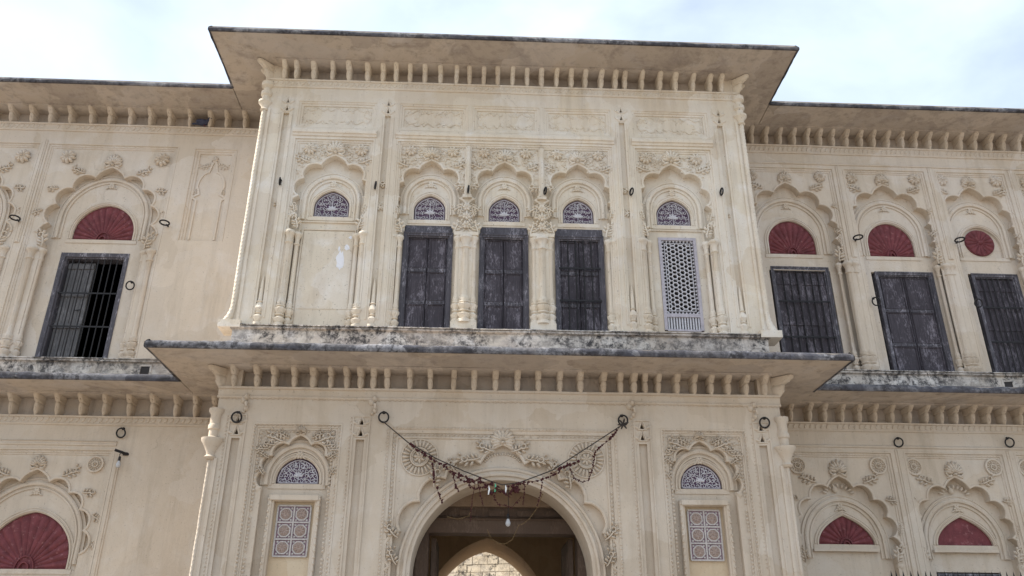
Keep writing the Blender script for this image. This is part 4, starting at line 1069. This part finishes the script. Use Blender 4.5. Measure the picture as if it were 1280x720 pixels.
eave('eave', EX0, EX1, -OV, SB+.3, Zlow, 'soffit', [(x, 0, 0, 1) for x in LC]+sides(XL, XR), 0, Lm, 'eave sheltering the gateway storey of the centre block', [((EX0, -OV), (EX1, -OV)), ((EX1, -OV), (EX1, YW)), ((EX0, YW), (EX0, -OV))], 5.34)
eave('eave', OUTL, EX0+.015, YW, SB+.3, Ztop+.002, 'soffit', [(x, SB, 0, 1) for x in UL], SB, W, None, [((OUTL, YW), (EX0, YW))], 11.07)
eave('eave', EX1-.015, OUTR, YW, SB+.3, Ztop+.002, 'soffit', [(x, SB, 0, 1) for x in UR], SB, W, None, [((EX1, YW), (OUTR, YW))], 11.05)
eave('eave', OUTL, EX0+.015, YW, SB+.3, Zlow+.002, 'soffit', [(x, SB, 0, 1) for x in LL], SB, Lm, None, [((OUTL, YW), (EX0, YW))], 5.30)
eave('eave', EX1-.015, OUTR, YW, SB+.3, Zlow+.042, 'soffit', [(x, SB, 0, 1) for x in LR], SB, Lm, None, [((EX1, YW), (OUTR, YW))], 5.39)

for x0, x1, z0, z1, Y0 in ((XL+.3, XR-.3, 11.0, 11.44, 0), (XL+.3, XR-.3, 5.28, 5.74, 0), (OUTL, XL, 11.0, 11.44, SB), (XR, OUTR, 10.98, 11.44, SB), (OUTL, XL, 5.25, 5.74, SB), (XR, OUTR, 5.33, 5.74, SB)):
    MB().plate(rect(x0, x1, z0, z1), (), -.45, -.13, .4).build('corbel_recess', 'soffit', palace, Y0)
# ---- flanks, roof, floors and rooms behind the front ----------------------------
m = MB()
MB().box(XL, XL+.3, 6.30, 11.44, -SB-.02, -.301).build('flank', U, palace, 0, wobble=False); MB().box(XR-.3, XR, 6.30, 11.44, -SB-.02, -.301).build('flank', U, palace, 0, wobble=False)
for q in (XL, XR-.3): MB().box(q, q+.3, 0, 5.74, -SB-.02, -.301).build('flank', Lm, palace, 0, wobble=False); MB().box(q+.002, q+.298, 5.345, 5.74, -.3, -.004).build('corner_block', Lm, palace, 0, wobble=False); MB().box(q+.002, q+.298, 11.07, 11.44, -.3, -.004).build('corner_block', U, palace, 0, wobble=False)
def room(x0, x1, y0, y1, z0, z1, name, mat):
    m = MB(); m.box(x0, x1, z0, z1, -y1-.2, -y1); m.box(x0-.2, x0, z0, z1, -y1, -y0); m.box(x1, x1+.2, z0, z1, -y1, -y0); m.build(name, mat, palace, 0, wobble=False)
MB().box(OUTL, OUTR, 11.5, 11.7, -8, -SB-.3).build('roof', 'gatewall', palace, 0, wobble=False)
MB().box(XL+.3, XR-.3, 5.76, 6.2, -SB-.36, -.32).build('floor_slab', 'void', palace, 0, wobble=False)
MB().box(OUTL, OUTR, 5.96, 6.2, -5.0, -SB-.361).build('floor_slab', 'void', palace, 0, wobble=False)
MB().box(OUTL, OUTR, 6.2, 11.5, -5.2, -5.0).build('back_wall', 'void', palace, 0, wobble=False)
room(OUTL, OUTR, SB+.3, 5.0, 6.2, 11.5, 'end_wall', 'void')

# ---- gateway passage -------------------------------------------------------------
gx = GA[0]
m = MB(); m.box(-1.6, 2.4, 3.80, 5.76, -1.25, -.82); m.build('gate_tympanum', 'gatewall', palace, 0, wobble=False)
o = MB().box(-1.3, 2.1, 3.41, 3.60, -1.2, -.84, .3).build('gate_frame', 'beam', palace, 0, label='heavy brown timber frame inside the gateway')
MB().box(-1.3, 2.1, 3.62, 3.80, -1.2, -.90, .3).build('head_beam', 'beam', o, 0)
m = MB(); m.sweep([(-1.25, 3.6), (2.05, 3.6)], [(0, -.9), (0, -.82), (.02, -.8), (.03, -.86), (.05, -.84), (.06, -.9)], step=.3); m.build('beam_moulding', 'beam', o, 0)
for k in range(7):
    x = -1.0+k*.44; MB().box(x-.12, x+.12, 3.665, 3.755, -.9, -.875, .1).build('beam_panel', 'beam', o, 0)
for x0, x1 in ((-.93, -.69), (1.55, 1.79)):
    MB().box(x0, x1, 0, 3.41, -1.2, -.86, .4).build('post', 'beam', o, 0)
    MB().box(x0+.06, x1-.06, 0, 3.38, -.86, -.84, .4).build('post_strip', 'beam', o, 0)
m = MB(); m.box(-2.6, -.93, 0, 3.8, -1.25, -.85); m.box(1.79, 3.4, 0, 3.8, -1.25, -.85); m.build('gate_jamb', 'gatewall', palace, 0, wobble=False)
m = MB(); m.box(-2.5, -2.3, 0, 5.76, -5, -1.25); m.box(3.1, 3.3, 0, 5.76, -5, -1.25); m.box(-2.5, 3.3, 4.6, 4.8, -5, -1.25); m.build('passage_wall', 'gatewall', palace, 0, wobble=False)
for x0, x1 in ((-.66, -.59), (1.45, 1.52)):
    lf = MB().box(x0, x1, 0, 3.38, -2.35, -1.22, .5).build('gate_leaf', 'beam', palace, 0)
    for k in range(4):
        for j in range(2): MB().box(x0-.012, x1+.012, .15+k*.8, .8+k*.8, -2.25+j*.52, -1.80+j*.52).build('panel', 'beam', lf, 0)
ia = (.25, 2.35, 1.22, 3.90)
arch = [(ia[0]-ia[2], .02)]+round_arch(ia[0], ia[1], ia[2], ia[3], 30, .13)+[(ia[0]+ia[2], .02)]
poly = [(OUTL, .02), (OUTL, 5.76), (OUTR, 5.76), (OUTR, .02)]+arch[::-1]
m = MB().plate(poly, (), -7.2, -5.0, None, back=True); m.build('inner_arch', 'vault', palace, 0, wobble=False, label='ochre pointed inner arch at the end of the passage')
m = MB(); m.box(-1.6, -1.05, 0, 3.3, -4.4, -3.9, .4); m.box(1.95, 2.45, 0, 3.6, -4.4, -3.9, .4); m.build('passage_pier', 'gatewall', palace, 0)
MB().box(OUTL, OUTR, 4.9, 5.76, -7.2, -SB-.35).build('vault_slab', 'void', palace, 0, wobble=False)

# ---- iron rings, carved spouts -----------------------------------------------------
def ring(px, py, Y, kind, d=0):
    p = at(px, py, Y); link('ring', ring_mesh(kind), palace, (p.x, Y-d, p.z), rot=(0, random.uniform(-.25, .25) if kind == 'hang' else 0, random.uniform(-.15, .15)))
for px, py in ((298, 517), (480, 517), (777, 521), (955, 524)): ring(px, py, 0, 'hang')
for px, py in ((154, 537), (1122, 549), (1259, 549), (165, 354), (1092, 374), (1220, 376)): ring(px, py, SB, 'hang', 0)
for px, py in ((24, 277), (210, 283), (1069, 301), (1195, 304)): ring(px, py, SB, 'level', .02)
for px, py in ((352, 226), (470, 231), (586, 236), (681, 238), (788, 239), (901, 239)): ring(px, py, 0, 'edge', .0)
def spout_mesh():
    m = MB(); m.petal(-.05, 0, PI/2, .12, .10, .05, 0); m.petal(-.005, .05, PI/2, .11, .085, .09, 0); m.petal(.005, -.02, -PI/2, .10, .07, .06, 0); m.petal(-.03, -.09, -PI/2, .06, .055, .05, 0)
    m.tube([(0, .02, .0), (.01, .0, .09), (.02, -.06, .10)], [.03, .024, .015], 7); return m.mesh('carved_spout', Lm)
sm = spout_mesh()
for x in (-3.42, -1.53, 2.34, 4.20): link('carved_spout', sm, palace, (x, 0, 5.11))

# ==================================================================== OTHER THINGS
# garland slung from ring to ring across the gate
g0 = at(628, 606, -.12)
gar = thing('flower_garland', 'dried maroon flower garland on a cord slung between two rings over the gateway', 'garland', (g0.x, -.12, g0.z))
def gp(px, py, Y=-.12): p = at(px, py, Y); return (p.x-g0.x, p.z-g0.z, -(Y+.12))
def rs(path, sp_, Y=-.12):
    P = [Vector(gp(x, y, Y)) for x, y in path]; o = []; 
    for a, b in zip(P, P[1:]):
        n = max(1, int((b-a).length/sp_))
        for i in range(n): o.append(a+(b-a)*(i/n))
    return o+[P[-1]]
def add(mb, name, mat):
    me = mb.mesh(name, mat); return link(name, me, gar)
add(MB().tube(rs([(479, 527), (510, 553), (545, 573), (580, 589), (612, 601), (628, 606), (650, 603), (690, 588), (735, 559), (778, 531)], .06), .008, 6), 'cord', 'rope')
def strand(path, mat='flower', sp_=.026, r=.013, dens_=.85, jit=.008, Y=-.12):
    m = MB(); pts = rs(path, sp_, Y)
    m.tube(pts, .0035, 4)
    for q in pts:
        if random.random() > dens_: continue
        x, z, d = q[0]+random.uniform(-jit, jit), q[1]+random.uniform(-jit, jit), q[2]+random.uniform(-jit, jit); r_ = r*random.uniform(.65, 1.3)
        if mat == 'flower' and random.random() < .35: m.petal(x, z, random.uniform(0, 6.28), r_*2.4, r_*1.3, r_*.6, d)
        m.lathe(x, z, d, [(r_*.3, -r_), (r_*.95, -r_*.4), (r_, r_*.2), (r_*.5, r_*.9)], 6)
    add(m, 'flower_strand' if mat == 'flower' else 'bead_strand', mat)
strand([(513, 556), (530, 568), (548, 578), (566, 590), (590, 600), (605, 603)], r=.018, jit=.014)
strand([(566, 592), (578, 601), (592, 603), (600, 598)], r=.015)
strand([(540, 578), (542, 590), (543, 602)], r=.017); strand([(546, 610), (549, 618), (553, 628)], r=.017)
strand([(566, 592), (568, 603), (573, 614)], r=.015)
strand([(600, 600), (612, 606), (622, 608)], r=.022, jit=.025); strand([(640, 606), (655, 603), (672, 601), (690, 595), (700, 590)], r=.015)
strand([(690, 592), (705, 583), (722, 577)], r=.02, jit=.02)
strand([(712, 586), (718, 597), (728, 603), (736, 600), (741, 585), (744, 563)], r=.013)
strand([(745, 563), (760, 551), (770, 540), (776, 532)], r=.015, dens_=.7)
strand([(678, 603), (675, 620), (672, 632)], r=.011); strand([(656, 606), (655, 618), (654, 630)], r=.010)
strand([(597, 603), (600, 616), (604, 632)], r=.009); strand([(594, 604), (590, 625), (588, 652)], r=.007)
strand([(637, 606), (645, 612), (650, 604)], r=.02, jit=.03)
strand([(606, 606), (615, 618), (626, 610), (634, 620), (644, 608)], r=.016, jit=.03); strand([(612, 612), (622, 630), (640, 634), (652, 620)], r=.011, jit=.03, dens_=.6); strand([(583, 600), (592, 612), (606, 608)], r=.014, jit=.015)
strand([(560, 646), (572, 649), (586, 645), (592, 630)], 'gold', .03, .007, .7, .004, .2)
strand([(652, 656), (662, 648), (672, 634), (678, 618)], 'gold', .03, .008, .7, .006, .2)
strand([(609, 662), (614, 673), (622, 679), (631, 680), (640, 675), (646, 662), (649, 655)], 'gold', .024, .006, .9, .002, .2)
m = MB()
for k in range(7): x, z, d = gp(645, 612); m.petal(x, z, k*.9, random.uniform(.04, .07), .04, .02, d)
add(m, 'flower_bunch', 'flower')
for px, py, mt in ((611, 612, 'tins_white'), (619, 609, 'tins_green'), (632, 611, 'tins_white')):
    x, z, d = gp(px, py); m = MB(); m.tube([(x, z+.05, d), (x+.006, z, d+.01), (x-.004, z-.07, d)], [.006, .014, .009], 6); add(m, 'tinsel', mt)
x, z, d = gp(779, 530); m = MB()
for k in range(6): m.petal(x, z, k+.3, .09, .03, .015, d)
add(m, 'knot', 'rope')
# hanging bulb inside the arch
def bulb(name, lab, px, py, Y, drop, arm=False):
    p = at(px, py, Y); t = thing(name, lab, 'lamp', tuple(p))
    def part(n, mb, mt): me = mb.mesh(n, mt); return link(n, me, t)
    part('bulb', MB().lathe(0, 0, 0, [(.008, -.06), (.026, -.05), (.037, -.025), (.036, 0), (.024, .03), (.017, .05), (.017, .055)], 14), 'bulb')
    part('holder', MB().lathe(0, .05, 0, [(.019, 0), (.021, .03), (.02, .06), (.01, .075)], 10), 'iron')
    if not arm: part('wire', MB().tube([(0, .12, 0), (.004, drop*.5, .0), (0, drop, 0)], .005, 5), 'iron')
    else:
        q = at(155, 568, SB); dx, dz, dd = q.x-p.x, q.z-p.z, Y-SB
        part('wire', MB().tube([(0, .12, 0), (-.01, .15, 0), (dx*.8, dz, .0), (dx, dz+.01, .01)], .006, 5), 'iron')
        part('arm', MB().tube([(dx-.10, dz+.04, .02), (dx, dz+.012, -.02), (dx+.05, dz-.0, dd-.02)], .022, 8), 'iron')
        part('rose', MB().lathe(dx+.03, dz-.02, dd, [(.045, 0), (.05, .03), (.03, .05)], 10), 'iron')
bulb('hanging_bulb', 'small glass bulb hanging on a wire inside the gateway arch', 635, 653, .3, .5)
bulb('wall_bulb', 'bare glass bulb on a short dark arm under an iron ring', 148, 580, SB-.12, .3, True)
# pigeon between two brackets
p = at(252, 160, SB-.12); pg = thing('pigeon', 'slate blue pigeon perched between two corbels under the wing eave', 'pigeon', (p.x, SB-.07, 11.09))
sk = [(-.14, .05, .0, .022), (-.09, .055, .0, .032), (-.03, .068, .0, .058), (.03, .08, .0, .062), (.075, .115, .0, .040), (.09, .15, .0, .028), (.10, .175, .0, .032), (.125, .178, .0, .018), (.145, .172, 0, .006)]
me = MB().tube([(x, z, d) for x, z, d, r in sk], [r for *_, r in sk], 12).mesh('body', 'pigeon', angle=80); link('body', me, pg)
m = MB()
for k in range(4): m.petal(-.10, .045+.006*k, PI+.1*k, .13, .03, .012, -.02+.012*k)
link('tail', m.mesh('tail', 'pigeon'), pg)
for s_ in (-1, 1): link('wing', MB().petal(.05, .10, PI+.12, .2, .09, .03*s_, .045*s_).mesh('wing', 'pigeon'), pg)
for s_ in (-1, 1): link('foot', MB().tube([(.02, .03, .02*s_), (.02, .0, .02*s_), (.045, .0, .02*s_)], .006, 5).mesh('foot', 'red'), pg)
# spiked iron fence before the right wing
FY = .1; pf = at(1112, 713, FY)
fence = thing('iron_fence', 'black spiked iron fence standing before the wing with the maroon fanlights', 'fence', (pf.x, FY, 0))
zt = pf.z
bar_me = MB().lathe(0, 0, 0, [(.011, 0), (.011, zt-.16), (.022, zt-.15), (.022, zt-.135), (.010, zt-.13), (.016, zt-.09), (.001, zt)], 6).mesh('picket', 'iron')
for k in range(42): link('picket', bar_me, fence, (k*.1, 0, 0), rot=(0, random.uniform(-.006, .006), 0))
for z in (.25, 1.3, zt-.25): link('rail', MB().box(-.1, 4.2, z-.02, z+.02, -.012, .012).mesh('rail', 'iron'), fence)
for x in (-.12, 4.2): link('post', MB().lathe(x, 0, 0, [(.03, 0), (.03, zt-.22), (.04, zt-.21), (.02, zt-.19), (.001, zt-.17)], 8).mesh('post', 'iron'), fence)
# courtyard building beyond the passage
CY = 17.0
cb = thing('courtyard_building', 'sunlit building of yellowish stone blocks seen through the gateway', 'building', (.3, CY, 0)); cb.rotation_euler = (0, 0, R(-20))
link('wall', MB().box(-6, 6, 0, 7.2, -.6, -.02).mesh('wall', 'mortar'), cb)
rn = random.Random(3); z = 3.2
while z < 5.4:
    h = rn.uniform(.22, .30); x = -2.4
    while x < 2.4:
        wd = rn.uniform(.3, .62)
        if not (abs(x+wd/2+.35) < .2 and 4.9 < z < 5.6): link('stone', MB().box(x+.008, x+wd-.008, z+.008, z+h-.008, -.03, rn.uniform(.01, .04)).mesh('stone', 'block'), cb)
        x += wd
    z += h
link('cornice', MB().sweep([(-6, 5.48), (6, 5.48)], [(0, -.02), (0, .1), (.05, .14), (.1, .14), (.12, -.02)]).mesh('cornice', 'block'), cb)
link('window', MB().box(-.75, -.35, 5.62, 6.02, -.02, .03).mesh('window', 'void'), cb)
for k in range(3): link('rosette', rosette_mesh(.16, 9, 'block'), cb, (.1+.42*k, -.01, 5.85))
# ground
gm = bpy.data.meshes.new('ground'); gm.from_pydata([(-600, -600, 0), (600, -600, 0), (600, 600, 0), (-600, 600, 0)], [], [(0, 1, 2, 3)]); gm.materials.append(MAT['ground'])
gr = link('ground', gm); gr['kind'] = 'structure'; gr['label'] = 'dusty beige ground before the palace'
